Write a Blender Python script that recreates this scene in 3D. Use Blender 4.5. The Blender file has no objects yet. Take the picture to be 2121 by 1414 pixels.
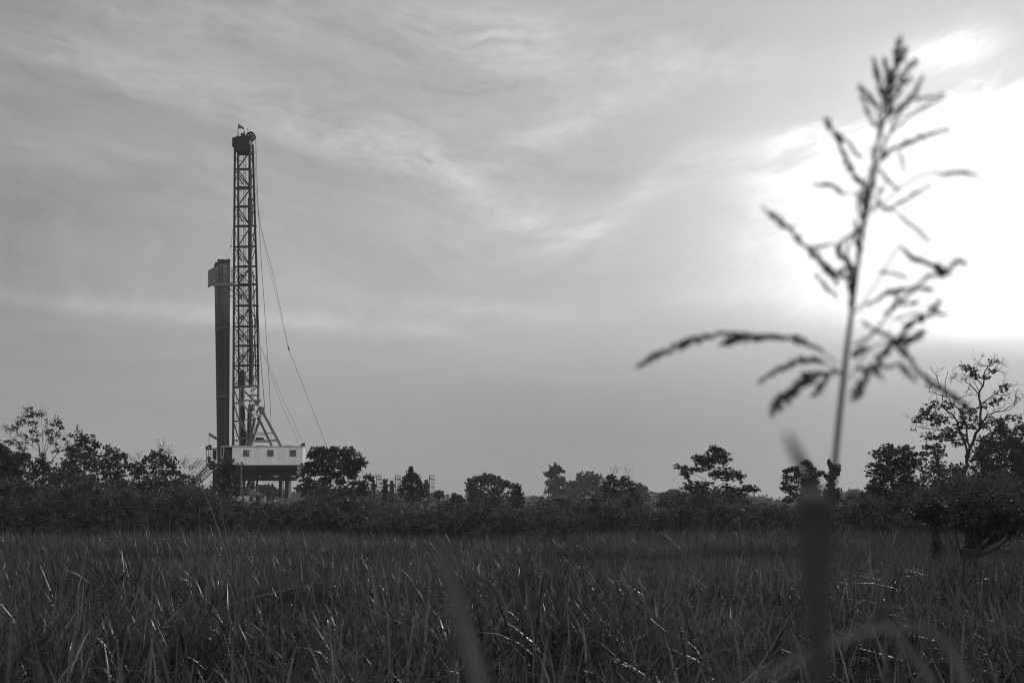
import bpy, math, random
import numpy as np
from mathutils import Vector, Matrix

sc = bpy.context.scene
COL = sc.collection
R_ = math.radians

# ------------------------------------------------------------------ camera
F = 2946.0            # focal length in photo pixels (50 mm on a 36 mm wide frame)
CAMH = 2.2
PITCH = math.atan(336.0 / F)
cam_d = bpy.data.cameras.new("camera")
cam = bpy.data.objects.new("camera", cam_d)
COL.objects.link(cam)
cam.location = (0, 0, CAMH)
cam.rotation_euler = (math.pi / 2 + PITCH, 0, 0)
cam_d.lens = 50.0
cam_d.sensor_width = 36.0
cam_d.clip_start = 0.05
cam_d.clip_end = 6000
cam_d.dof.use_dof = True
cam_d.dof.focus_distance = 45.0
cam_d.dof.aperture_fstop = 4.0
sc.camera = cam

def ray(px, py):
    u = (px - 1060.5) / F
    v = -(py - 707.0) / F
    c, s = math.cos(PITCH), math.sin(PITCH)
    return Vector((u, c - v * s, s + v * c))

def P(px, py, Y):
    """world point at distance Y (metres along the view) for a photo position"""
    d = ray(px, py)
    t = Y / d.y
    return Vector((d.x * t, Y, CAMH + d.z * t))

def azel(px, py):
    d = ray(px, py).normalized()
    return math.degrees(math.atan2(d.x, d.y)), math.degrees(math.asin(d.z))

# ------------------------------------------------------------------ exposure / engine
sc.view_settings.view_transform = 'Standard'
sc.view_settings.look = 'None'
sc.view_settings.exposure = 0.0
sc.view_settings.gamma = 1.0
sc.render.engine = 'CYCLES'
cy = sc.cycles
cy.use_denoising = True
cy.filter_width = 1.15
cy.max_bounces = 6
cy.diffuse_bounces = 3
cy.glossy_bounces = 2
cy.transmission_bounces = 3
cy.transparent_max_bounces = 4
cy.volume_bounces = 0
cy.sample_clamp_indirect = 4.0
cy.sample_clamp_direct = 0.0
cy.caustics_reflective = False
cy.caustics_refractive = False

# ------------------------------------------------------------------ sun
SUN_PX = (2035, 430)
SUN_AZ, SUN_EL = azel(*SUN_PX)
sd = ray(*SUN_PX).normalized()
sun_l = bpy.data.lights.new("sun", 'SUN')
sun_l.energy = 1.3
sun_l.angle = R_(1.0)
sun_l.color = (1, 1, 1)
sun = bpy.data.objects.new("sun", sun_l)
COL.objects.link(sun)
sun.rotation_euler = sd.to_track_quat('Z', 'Y').to_euler()
sun.location = (60, 100, 80)

# ------------------------------------------------------------------ node maths
class G:
    """wraps a float socket so shader maths can be written as expressions"""
    nt = None
    def __init__(s, x): s.s = x
    @staticmethod
    def op(o, *a, clamp=False):
        n = G.nt.nodes.new('ShaderNodeMath'); n.operation = o; n.use_clamp = clamp
        for i, x in enumerate(a):
            if isinstance(x, G): G.nt.links.new(x.s, n.inputs[i])
            else: n.inputs[i].default_value = float(x)
        return G(n.outputs[0])
    def __add__(a, b): return G.op('ADD', a, b)
    __radd__ = __add__
    def __mul__(a, b): return G.op('MULTIPLY', a, b)
    __rmul__ = __mul__
    def __sub__(a, b): return G.op('SUBTRACT', a, b)
    def __rsub__(a, b): return G.op('SUBTRACT', b, a)
    def __truediv__(a, b): return G.op('DIVIDE', a, b)
    def __neg__(a): return G.op('MULTIPLY', a, -1)

def gexp(x): return G.op('EXPONENT', x)
def gsq(x): return G.op('MULTIPLY', x, x)
def gmax(a, b): return G.op('MAXIMUM', a, b)
def gmin(a, b): return G.op('MINIMUM', a, b)
def smooth(x, a, b):
    n = G.nt.nodes.new('ShaderNodeMapRange'); n.interpolation_type = 'SMOOTHSTEP'
    G.nt.links.new(x.s, n.inputs['Value'])
    n.inputs['From Min'].default_value = a; n.inputs['From Max'].default_value = b
    return G(n.outputs['Result'])
def gnoise(x, y, z, scale=1.0, detail=4, rough=0.5, dist=0.0):
    c = G.nt.nodes.new('ShaderNodeCombineXYZ')
    for i, v in enumerate((x, y, z)):
        if isinstance(v, G): G.nt.links.new(v.s, c.inputs[i])
        else: c.inputs[i].default_value = float(v)
    n = G.nt.nodes.new('ShaderNodeTexNoise')
    n.inputs['Scale'].default_value = scale; n.inputs['Detail'].default_value = detail
    n.inputs['Roughness'].default_value = rough; n.inputs['Distortion'].default_value = dist
    G.nt.links.new(c.outputs[0], n.inputs['Vector'])
    return G(n.outputs[0])

# ------------------------------------------------------------------ world: veiled evening sky
world = bpy.data.worlds.new("World")
sc.world = world
world.use_nodes = True
nt = world.node_tree
for n in list(nt.nodes): nt.nodes.remove(n)
G.nt = nt
tc = nt.nodes.new('ShaderNodeTexCoord')
sep = nt.nodes.new('ShaderNodeSeparateXYZ')
nt.links.new(tc.outputs['Generated'], sep.inputs[0])
dx, dy, dz = (G(sep.outputs[i]) for i in range(3))
DEG = 57.29578
az = G.op('ARCTAN2', dx, dy) * DEG
el = G.op('ARCSINE', gmax(gmin(dz, 1.0), -1.0)) * DEG
sky = nt.nodes.new('ShaderNodeTexSky')
sky.sky_type = 'NISHITA'
sky.sun_disc = False
sky.sun_elevation = R_(SUN_EL)
sky.sun_rotation = R_(SUN_AZ)
sky.dust_density = 3.0
bw = nt.nodes.new('ShaderNodeRGBToBW')
nt.links.new(sky.outputs[0], bw.inputs[0])
nish = gmin(G(bw.outputs[0]) * 0.05, 0.6)

def blob(px, py, rx, ry, tilt=0.0, power=1.0):
    """soft patch of thicker cloud centred on a direction; radii in degrees"""
    a0, e0 = azel(px, py)
    c, s = math.cos(R_(tilt)), math.sin(R_(tilt))
    u = ((az - a0) * c + (el - e0) * s) * (1.0 / rx)
    v = ((el - e0) * c - (az - a0) * s) * (1.0 / ry)
    return gexp(-(gsq(u) + gsq(v)))

# domain warp and streak field
w1 = gnoise(az * 0.11, el * 0.16, 3.1, 1.0, 3, 0.55) - 0.5
w2 = gnoise(az * 0.45, el * 0.7, 7.7, 1.0, 3, 0.55) - 0.5
fan = G.op('SQRT', gsq(az - 0.7) + 6.0)                     # streaks sag in a wide V around the middle
sv = el - fan * 0.22 * smooth(el, 6.5, 12.0) + w1 * 3.0 + w2 * 0.45
su = az + w1 * 6.0
st1 = gnoise(su * 0.10, sv * 0.62, 1.3, 1.0, 5, 0.58) - 0.5
st2 = gnoise(su * 0.30, sv * 1.05, 5.9, 1.0, 5, 0.62) - 0.5
st3 = gnoise(az * 0.05, el * 0.5 + w1 * 1.5, 9.0, 1.0, 4, 0.5) - 0.5
st4 = gnoise(su * 0.6, sv * 2.2, 11.0, 1.0, 6, 0.66) - 0.5
msk = smooth(gnoise(az * 0.16 + w1 * 2.0, sv * 0.45, 17.0, 1.0, 3, 0.5), 0.38, 0.62)
puff = gnoise(su * 0.35 + w2 * 2.0, sv * 0.8 + w2 * 2.0, 2.2, 1.0, 6, 0.6) - 0.5

base = 0.300 + 0.03 * smooth(el, 1.0, 9.0)
base = base + 0.075 * gexp(-gsq((az - 1.0) * (1 / 11.0))) * smooth(el, 2.0, 9.0)
base = base + 0.035 * gexp(-gsq((el - 8.2) * (1 / 3.2)))
base = base - 0.045 * blob(1250, 900, 9.0, 3.0)
base = base - 0.05 * blob(0, 560, 6.0, 6.0)
base = base - 0.05 * blob(60, 20, 5.0, 1.2)
base = base + 0.03 * blob(250, 950, 5.0, 1.6)
focus = 0.55 + 0.9 * blob(1180, 250, 9.0, 5.5)
wisps = st1 * 0.24 + st3 * 0.08 + (st2 * 0.16 + st4 * 0.07) * (0.15 + 1.0 * msk) * focus + puff * 0.16 * focus
wisps = wisps * (0.35 + 0.65 * smooth(el, 4.0, 9.0))
n_h = 0.6 + st2 * 2.0 + st4 * 1.3 + puff * 1.2
streaks = (0.11 * blob(760, 305, 4.4, 0.75, -13) + 0.09 * blob(930, 365, 2.4, 0.6, -28)
           + 0.11 * blob(1030, 75, 3.2, 1.3, -12) + 0.05 * blob(420, 40, 6.0, 1.0, 0)
           + 0.06 * blob(330, 160, 6.5, 1.0, -10) + 0.08 * blob(1420, 130, 3.6, 1.1, -6)
           + 0.09 * blob(1200, 250, 3.2, 0.8, 24) + 0.10 * blob(1130, 470, 3.0, 1.1, -14)
           + 0.09 * blob(1330, 400, 4.0, 0.6, 30) + 0.06 * blob(140, 628, 6.5, 0.38, -2)
           + 0.09 * blob(640, 668, 5.5, 0.42, -3) + 0.05 * blob(1550, 330, 3.5, 1.0, 20)
           + 0.05 * blob(1500, 610, 3.0, 0.5, 6) + 0.07 * blob(1000, 640, 4.0, 0.4, -4))
streaks = streaks * n_h
cloud = base + wisps * 0.85 + streaks * 1.6
# glow of the veiled sun
ga = az - SUN_AZ
ge = el - SUN_EL
d2 = gsq(ga) + gsq(ge * 1.12)
dist = G.op('SQRT', d2)
dist = dist + (st1 * 5.0 + puff * 4.0 + st2 * 2.0)
cut_lo = smooth(el + st2 * 0.9 + puff * 0.5 + (az - 18.0) * 0.10, 5.3, 7.4)
cut_hi = 1.0 - 0.82 * smooth(el + st1 * 5.0 + st2 * 2.0 + puff * 3.0 - (az - 14.0) * 0.10, 13.6, 16.0)
glow = 1.75 * gexp(-gsq(dist * (1 / 6.1))) * (0.05 + 0.95 * cut_lo) * cut_hi
glow = glow + 0.43 * gexp(-gsq(dist * (1 / 11.5))) * (0.45 + 0.55 * smooth(el, 3.0, 9.0))
glow = glow + 0.75 * blob(1965, 105, 1.7, 0.65, 8) * n_h
# unseen sky behind the camera is brightened to lift the camera-facing sides
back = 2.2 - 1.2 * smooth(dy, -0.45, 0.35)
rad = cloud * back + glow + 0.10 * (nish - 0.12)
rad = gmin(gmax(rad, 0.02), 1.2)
low = smooth(el, -6.0, -0.5)
rad = rad * (0.12 + 0.88 * low)
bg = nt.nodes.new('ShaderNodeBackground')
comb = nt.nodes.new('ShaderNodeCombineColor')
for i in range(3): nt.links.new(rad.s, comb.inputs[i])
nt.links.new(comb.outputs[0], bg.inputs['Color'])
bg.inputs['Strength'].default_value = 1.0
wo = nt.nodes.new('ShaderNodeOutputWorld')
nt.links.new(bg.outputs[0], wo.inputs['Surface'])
world.cycles.sampling_method = 'MANUAL'
world.cycles.sample_map_resolution = 1024

# ------------------------------------------------------------------ materials (black and white place: greys only)
def mat(name, v, rough=0.6, spec=0.4, var=0.25, scale=1.5, trans=0.0, bump=0.0, metal=0.0, tone=False, streak=False):
    m = bpy.data.materials.new(name); m.use_nodes = True
    t = m.node_tree; b = t.nodes['Principled BSDF']; out = t.nodes['Material Output']
    b.inputs['Roughness'].default_value = rough
    b.inputs['Specular IOR Level'].default_value = spec
    b.inputs['Metallic'].default_value = metal
    geo = t.nodes.new('ShaderNodeNewGeometry')
    mp = t.nodes.new('ShaderNodeMapping'); t.links.new(geo.outputs['Position'], mp.inputs[0])
    if streak: mp.inputs['Scale'].default_value = (3.0, 3.0, 0.35)
    nz = t.nodes.new('ShaderNodeTexNoise'); nz.inputs['Scale'].default_value = scale
    nz.inputs['Detail'].default_value = 6; nz.inputs['Roughness'].default_value = 0.65
    t.links.new(mp.outputs[0], nz.inputs['Vector'])
    mr = t.nodes.new('ShaderNodeMapRange')
    mr.inputs['From Min'].default_value = 0.3; mr.inputs['From Max'].default_value = 0.7
    mr.inputs['To Min'].default_value = v * (1 - var); mr.inputs['To Max'].default_value = v * (1 + var)
    t.links.new(nz.outputs[0], mr.inputs[0])
    val = mr.outputs[0]
    if tone:
        at = t.nodes.new('ShaderNodeAttribute'); at.attribute_name = 'tone'
        mu = t.nodes.new('ShaderNodeMath'); mu.operation = 'MULTIPLY'
        t.links.new(val, mu.inputs[0]); t.links.new(at.outputs['Fac'], mu.inputs[1]); val = mu.outputs[0]
    cc = t.nodes.new('ShaderNodeCombineColor')
    for i in range(3): t.links.new(val, cc.inputs[i])
    t.links.new(cc.outputs[0], b.inputs['Base Color'])
    if bump:
        bp = t.nodes.new('ShaderNodeBump'); bp.inputs['Strength'].default_value = bump
        t.links.new(nz.outputs[0], bp.inputs['Height']); t.links.new(bp.outputs[0], b.inputs['Normal'])
    if trans > 0:
        tr = t.nodes.new('ShaderNodeBsdfTranslucent'); t.links.new(cc.outputs[0], tr.inputs['Color'])
        mx = t.nodes.new('ShaderNodeMixShader'); mx.inputs[0].default_value = trans
        t.links.new(b.outputs[0], mx.inputs[1]); t.links.new(tr.outputs[0], mx.inputs[2])
        t.links.new(mx.outputs[0], out.inputs['Surface'])
    return m

M = dict(
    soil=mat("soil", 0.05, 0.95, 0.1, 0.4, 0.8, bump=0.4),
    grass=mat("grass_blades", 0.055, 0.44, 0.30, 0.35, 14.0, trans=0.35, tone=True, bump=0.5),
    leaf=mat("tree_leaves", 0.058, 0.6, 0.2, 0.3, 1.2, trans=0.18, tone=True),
    far_leaf=mat("far_leaves", 0.07, 0.7, 0.2, 0.3, 0.4, trans=0.1, tone=True),
    bark=mat("bark", 0.03, 0.9, 0.2, 0.35, 6.0, bump=0.5),
    steel=mat("dark_painted_steel", 0.022, 0.75, 0.12, 0.3, 1.2),
    steel2=mat("grey_painted_steel", 0.13, 0.7, 0.2, 0.3, 1.2, streak=True),
    pipe=mat("drill_pipe_steel", 0.02, 0.6, 0.2, 0.35, 2.0, streak=True),
    pipe2=mat("worn_drill_pipe_steel", 0.032, 0.5, 0.3, 0.4, 2.0, streak=True),
    white=mat("white_cabin_paint", 0.74, 0.5, 0.2, 0.16, 0.9, streak=True),
    pale=mat("pale_sheet", 0.45, 0.6, 0.3, 0.2, 1.5),
    glass=mat("dark_glass", 0.03, 0.1, 0.6, 0.1, 1.0),
    frame=mat("window_frame_paint", 0.09, 0.6, 0.3, 0.2, 2.0),
    cloth=mat("flag_cloth", 0.12, 0.8, 0.2, 0.2, 3.0, trans=0.3),
    roof=mat("sheet_roof", 0.12, 0.45, 0.5, 0.2, 2.0),
    seed=mat("seed_heads", 0.10, 0.8, 0.1, 0.3, 40.0, trans=0.35),
    stalk=mat("dry_stalk", 0.16, 0.6, 0.3, 0.2, 30.0, trans=0.3),
    culm=mat("plume_stem", 0.045, 0.7, 0.2, 0.2, 30.0),
    paleleaf=mat("pale_leaf", 0.13, 0.6, 0.2, 0.2, 12.0, trans=0.3),
    arch=mat("arching_leaf", 0.13, 0.6, 0.2, 0.2, 12.0, trans=0.3),
    tarp=mat("tarpaulin", 0.16, 0.95, 0.05, 0.2, 2.0),
    bigleaf=mat("reed_leaf", 0.042, 0.6, 0.2, 0.2, 12.0, trans=0.06),
)

# ------------------------------------------------------------------ builders
def tag(o, label=None, cat=None, group=None, kind=None):
    if label: o['label'] = label
    if cat: o['category'] = cat
    if group: o['group'] = group
    if kind: o['kind'] = kind
    return o

def thing(name, loc, label, cat, group=None):
    o = bpy.data.objects.new(name, None)
    COL.objects.link(o); o.location = loc; o.empty_display_size = 0.5
    return tag(o, label, cat, group)

def wloc(o):
    v = Vector((0, 0, 0))
    while o is not None:
        v += Vector(o.location); o = o.parent
    return v

class MB:
    def __init__(s):
        s.v = []; s.f = []; s.n = 0; s.tones = []
    def add(s, verts, faces, tone=None):
        verts = np.asarray(verts, dtype=np.float64).reshape(-1, 3)
        faces = np.asarray(faces, dtype=np.int64)
        s.v.append(verts); s.f.append(faces + s.n); s.n += len(verts)
        s.tones.append(np.full(len(faces), 1.0) if tone is None else np.asarray(tone, dtype=np.float64))
    def box(s, lo, hi):
        (a, b, c), (d, e, f) = lo, hi
        s.add([(a, b, c), (d, b, c), (d, e, c), (a, e, c), (a, b, f), (d, b, f), (d, e, f), (a, e, f)],
              [(0, 3, 2, 1), (4, 5, 6, 7), (0, 1, 5, 4), (1, 2, 6, 5), (2, 3, 7, 6), (3, 0, 4, 7)])
    def beam(s, p, q, w, h=None, up=(0, 1, 0)):
        h = w if h is None else h
        p = Vector(p); q = Vector(q); d = (q - p)
        if d.length < 1e-6: return
        d.normalize(); u = Vector(up)
        if abs(d.dot(u)) > 0.98: u = Vector((0, 0, 1))
        sx = d.cross(u).normalized() * (w / 2); sy = sx.cross(d).normalized() * (h / 2)
        vs = []
        for c in (p, q):
            for a, b in ((-1, -1), (1, -1), (1, 1), (-1, 1)): vs.append(c + sx * a + sy * b)
        s.add([tuple(x) for x in vs], [(0, 3, 2, 1), (4, 5, 6, 7), (0, 1, 5, 4), (1, 2, 6, 5), (2, 3, 7, 6), (3, 0, 4, 7)])
    def tube(s, pts, rad, n=6, cap=True):
        pts = [Vector(p) for p in pts]
        if not hasattr(rad, '__len__'): rad = [rad] * len(pts)
        vs = []; fs = []
        ref = Vector((0.31, 0.87, 0.1)).normalized()
        for i, p in enumerate(pts):
            d = (pts[min(i + 1, len(pts) - 1)] - pts[max(i - 1, 0)])
            if d.length < 1e-9: d = Vector((0, 0, 1))
            d.normalize()
            a = d.cross(ref)
            if a.length < 1e-3: a = d.cross(Vector((1, 0, 0)))
            a.normalize(); b = d.cross(a)
            for k in range(n):
                t = 2 * math.pi * k / n
                vs.append(tuple(p + (a * math.cos(t) + b * math.sin(t)) * rad[i]))
        for i in range(len(pts) - 1):
            for k in range(n):
                k2 = (k + 1) % n
                fs.append((i * n + k, i * n + k2, (i + 1) * n + k2, (i + 1) * n + k))
        if cap and n == 4:
            fs.append((0, 3, 2, 1)); m = (len(pts) - 1) * n; fs.append((m, m + 1, m + 2, m + 3))
        elif cap and n > 4 and n % 2 == 0:
            for base, flip in ((0, True), ((len(pts) - 1) * n, False)):
                for k in range(1, n - 2, 2):
                    q = (base, base + k, base + k + 1, base + k + 2)
                    fs.append(q[::-1] if flip else q)
        s.add(vs, fs)
    def build_each(s, name, m, parent):
        for v, f, t in zip(s.v, s.f, s.tones):
            b = MB(); b.add(v, f - f.min(), t); b.build(name, m, parent)
    def build(s, name, m, parent=None, smooth=False):
        me = bpy.data.meshes.new(name)
        V = np.concatenate(s.v) if s.v else np.zeros((0, 3))
        if parent is not None: V = V - np.array(wloc(parent))
        nf = sum(len(f) for f in s.f)
        me.vertices.add(len(V)); me.vertices.foreach_set('co', V.astype(np.float32).ravel())
        idx = np.concatenate([f.ravel() for f in s.f])
        sizes = np.concatenate([np.full(len(f), f.shape[1]) for f in s.f])
        me.loops.add(len(idx)); me.loops.foreach_set('vertex_index', idx.astype(np.int32))
        me.polygons.add(nf)
        starts = np.concatenate([[0], np.cumsum(sizes)[:-1]])
        me.polygons.foreach_set('loop_start', starts.astype(np.int32))
        me.polygons.foreach_set('use_smooth', np.full(nf, smooth))
        me.update(calc_edges=True)
        at = me.attributes.new('tone', 'FLOAT', 'FACE')
        at.data.foreach_set('value', np.concatenate(s.tones).astype(np.float32))
        me.materials.append(m)
        o = bpy.data.objects.new(name, me); COL.objects.link(o)
        if parent is not None: o.parent = parent
        return o

def add_leaves(mb, C, size, rng, elong=1.7, droop=0.0, flat=0.0, jitter=0.35, tone=(0.7, 1.4)):
    """leaf-shaped quads (kites) scattered at centres C"""
    n = len(C)
    if n == 0: return
    d = rng.normal(size=(n, 3)); d[:, 2] = d[:, 2] * (1 - flat) - droop * 1.5
    d /= np.linalg.norm(d, axis=1)[:, None] + 1e-9
    r = rng.normal(size=(n, 3)); r[:, 2] *= (1 - flat)
    w = np.cross(d, r + 1e-6)
    if flat > 0:
        w = np.cross(np.array([0, 0, 1.0]) + 0.5 * rng.normal(size=(n, 3)), d)
    w /= np.linalg.norm(w, axis=1)[:, None] + 1e-9
    s = size * (1 + jitter * rng.normal(size=n)).clip(0.4, 2.0)
    L = (d * s[:, None]) * elong * 0.5; W = w * s[:, None] * 0.5
    V = np.empty((n, 4, 3))
    V[:, 0] = C - L; V[:, 1] = C + W - L * 0.1; V[:, 2] = C + L; V[:, 3] = C - W - L * 0.1
    f = np.arange(n * 4).reshape(n, 4)
    mb.add(V.reshape(-1, 3), f, rng.uniform(tone[0], tone[1], n))

def curve(p, q, sag, n=5, rng=None, wob=0.0):
    p = Vector(p); q = Vector(q); out = []
    for i in range(n + 1):
        t = i / n
        v = p.lerp(q, t) + Vector((0, 0, 1)) * (sag * 4 * t * (1 - t))
        if rng is not None and 0 < i < n:
            v += Vector(rng.normal(size=3) * wob)
        out.append(v)
    return out

class T:
    def __init__(s, ox, oy, k): s.ox, s.oy, s.k = ox, oy, k
    def __call__(s, x, y): return (s.ox + x / s.k, s.oy + y / s.k)
R4 = T(0, 820, 4.4188); R5 = T(600, 880, 5.3025); R6 = T(940, 900, 4.611)
R7 = T(1360, 880, 5.3025); R8 = T(1740, 720, 2.945); R3 = T(380, 760, 4.713)
Rz1 = T(400, 240, 4.4188); Rz2 = T(400, 520, 4.4188)
RA = T(480, 760, 8.317); RB = T(380, 860, 6.15); RC = T(470, 250, 17.675); RD = T(480, 950, 11.783); RE = T(740, 960, 9.641)
ID = T(0, 0, 1.0)

# ------------------------------------------------------------------ trees
def clump_points(c, r, n_mini, per_mini, rng, mini=0.30, shell=0.55):
    r = r * 1.06
    """points gathered in small leaf sprays inside an ellipsoid: uneven outline with gaps"""
    d = rng.normal(size=(n_mini, 3)) * 0.62
    ln_ = np.linalg.norm(d, axis=1)[:, None]
    d = np.where(ln_ > 1.35, d / ln_ * 1.2, d)
    m = c + d * r
    mr = mini * 0.85 * min(r[0], r[2]) * rng.uniform(0.5, 1.3, n_mini)
    k = np.repeat(np.arange(n_mini), per_mini)
    off = rng.normal(size=(len(k), 3)) * 0.55
    off *= mr[k][:, None]
    off[:, 2] *= 0.7
    return m[k] + off, m

def tree(name, label, Y, tf, trunk, clumps, leaf=0.16, dens=1.0, seed=1, cat="tree", group=None,
         trunk_r=0.12, fork=None, droop=0.0, flat=0.0, mini=0.30, leafmat='leaf', elong=1.7, tone=(0.7, 1.4),
         limbs=(), twigs=0, cover=2.6, depthk=1.0, shell=0.5, yj=0.35, nob=False, tl=0.3):
    rng = np.random.default_rng(seed)
    cover = cover * (0.60 if cover < 2.95 else 0.8)
    s = tf.k; leaf *= 0.78
    mpp = Y / F                                   # metres per photo pixel at this distance
    tp = [P(*tf(x, y), Y) for (x, y) in trunk]
    base = Vector((tp[0].x, Y, 0.0))
    root = thing(name, base, label, cat, group)
    wood = MB(); crown = MB()
    pts = [base] + tp
    if tp[0].z < 0.05: pts = [base] + tp[1:]
    nr = len(pts)
    rr = [trunk_r * (1 - 0.65 * i / max(1, nr - 1)) for i in range(nr)]
    rr[0] *= 1.3
    # trunk resampled with slight wobble
    fine = [pts[0]]; fr = [rr[0]]
    for i in range(nr - 1):
        for k in range(1, 4):
            t = k / 3
            v = pts[i].lerp(pts[i + 1], t)
            if k < 3: v = v + Vector(rng.normal(size=3) * trunk_r * 0.25)
            fine.append(v); fr.append(rr[i] * (1 - t) + rr[i + 1] * t)
    wood.tube(fine, fr, 6)
    nodes = [(v, r) for v, r in zip(fine, fr) if v.z > 0.3 * fine[-1].z]
    for lm in limbs:                              # limbs drawn as branching lines
        lp = [P(*tf(x, y), Y) + Vector((0, rng.normal() * 0.4, 0)) for (x, y) in lm[1]]
        n = len(lp); ra = lm[0] * 0.52 * mpp / s
        lf = []; lr = []
        for i in range(n - 1):
            for k in range(3):
                t = k / 3; v = lp[i].lerp(lp[i + 1], t)
                if k: v = v + Vector(rng.normal(size=3) * ra * 0.4)
                lf.append(v); lr.append(max(ra * (1 - (i + t) / (n - 1) * 0.8), 0.008))
        lf.append(lp[-1]); lr.append(max(ra * 0.2, 0.006))
        wood.tube(lf, lr, 5)
        nodes += list(zip(lf[1:], lr[1:]))
        for _ in range(twigs):
            i = rng.integers(len(lf) // 3, len(lf)); p0 = lf[i]
            dirv = (lf[min(i + 1, len(lf) - 1)] - lf[max(i - 1, 0)]).normalized()
            dv = (dirv + Vector(rng.normal(size=3) * 0.75)); dv.z += 0.45; dv.normalize()
            L = rng.uniform(9, 32) * mpp
            p1 = p0 + dv * L * 0.5 + Vector(rng.normal(size=3) * L * 0.06)
            p2 = p1 + (dv + Vector(rng.normal(size=3) * 0.5)).normalized() * L * 0.5
            wood.tube([p0, p1, p2], [max(lr[i] * 0.5, 0.012), 0.010, 0.005], 4)
            for _q in range(2):
                dv2 = (dv + Vector(rng.normal(size=3) * 0.8)).normalized()
                if nob and rng.random() < tl:
                    q = np.array(p1 + dv2 * L * .4); pq = q + rng.normal(size=(16, 3)) * leaf * 1.3
                    add_leaves(crown, pq, leaf, rng, elong, droop, flat, tone=tone)
                wood.tube([p1, p1 + dv2 * L * 0.3, p1 + (dv2 + Vector(rng.normal(size=3) * .4)) * L * 0.45], [0.010, 0.007, 0.004], 4)
    for cl in clumps:
        x, y, rx, ry = cl[:4]
        dk = cl[4] if len(cl) > 4 else 1.0
        yo = rng.normal() * yj * rx * mpp / s
        if nob: ry = ry * 1.15 + 1
        ry = max(ry, 0.42 * rx)
        c = np.array(P(*tf(x, y), Y + yo)); r = np.array([rx * mpp / s, rx * mpp / s * depthk, ry * mpp / s])
        area = math.pi * r[0] * r[2]
        n_leaf = int(dens * dk * cover * area / (0.42 * leaf * leaf * elong) * 1.0)
        mrad = mini * min(r[0], r[2])
        n_mini = int(max(7, min(200, 1.9 * area / (mrad * mrad * 2.2))))
        per = max(3, n_leaf // n_mini)
        pc, minis = clump_points(c, r, n_mini, per, rng, mini, shell)
        pc = pc[pc[:, 2] > 0.02]
        add_leaves(crown, pc, leaf, rng, elong, droop, flat, tone=tone)
        if not nob and nodes:
            # limb from the nearest stronger wood below, then twigs into the sprays
            cv = Vector(c)
            best = min(nodes, key=lambda q: (q[0] - cv).length + max(0, q[0].z - cv.z) * 2 - q[1] * 6)
            br = min(best[1] * 0.6, 0.02 + 0.012 * (best[0] - cv).length)
            lc = curve(best[0], cv, 0.04 * (best[0] - cv).length, 4, rng, 0.03 * (best[0] - cv).length)
            wood.tube(lc, [br * (1 - 0.6 * i / 4) for i in range(5)], 5)
            for m_ in minis[:: max(1, len(minis) // 14)]:
                wood.tube(curve(cv, Vector(m_), 0.0, 2, rng, 0.03), [br * 0.4, br * 0.3, 0.008], 4)
            nodes.append((lc[2], br * 0.8))
    # loose sprays bridging neighbouring clumps, so the crown hangs together with sky holes
    if len(clumps) > 2 and (not nob):
        cc = np.array([cl[:4] for cl in clumps], dtype=float)
        for i in range(len(cc)):
            dd = np.hypot(cc[:, 0] - cc[i, 0], cc[:, 1] - cc[i, 1]); dd[i] = 1e9
            for j in np.argsort(dd)[:3]:
                if dd[j] > 2.6 * (cc[i, 2] + cc[j, 2]): continue
                for _ in range(4):
                    t = rng.uniform(0.2, 0.8); x = cc[i, 0] + (cc[j, 0] - cc[i, 0]) * t + rng.normal() * 0.25 * cc[i, 2]
                    y = cc[i, 1] + (cc[j, 1] - cc[i, 1]) * t + rng.normal() * 0.3 * cc[i, 3]
                    q = np.array(P(*tf(x, y), Y + rng.normal() * 0.4 * cc[i, 2] * mpp / s))
                    rad_ = 0.30 * min(cc[i, 2], cc[i, 3]) * mpp / s
                    n = int(dens * cover * 3.2 * rad_ * rad_ / (0.42 * leaf * leaf * elong)) + 2
                    pq = q + rng.normal(size=(n, 3)) * rad_ * np.array([0.9, 0.9, 0.5])
                    add_leaves(crown, pq[pq[:, 2] > 0.02], leaf, rng, elong, droop, flat, tone=tone)
    wood.build("trunk", M['bark'], root)
    if crown.v: crown.build("crown", M[leafmat], root)
    return root

# ================================================================== ground
gm = MB()
rngG = np.random.default_rng(5)
NX = 60
xs = np.concatenate([-np.geomspace(1150, 2, NX), [0], np.geomspace(2, 1150, NX)])
ys = np.concatenate([[-300, -120, -40, -15, -5], np.linspace(0, 95, 60), np.geomspace(100, 1500, 30)])
XX, YY = np.meshgrid(xs, ys)
ZZ = 0.05 * np.sin(XX * 0.7 + 1) * np.cos(YY * 0.45) + 0.04 * np.sin(XX * 0.23 + YY * 0.31)
ZZ = np.where(YY > 140, 0.0, ZZ)
gi = np.arange(XX.size).reshape(XX.shape)
gf = np.stack([gi[:-1, :-1], gi[:-1, 1:], gi[1:, 1:], gi[1:, :-1]], -1).reshape(-1, 4)
gm.add(np.stack([XX, YY, ZZ], -1).reshape(-1, 3), gf)
tag(gm.build("ground", M['soil'], None, True), "dark soil of the field under the tall grass", kind='structure')

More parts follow.
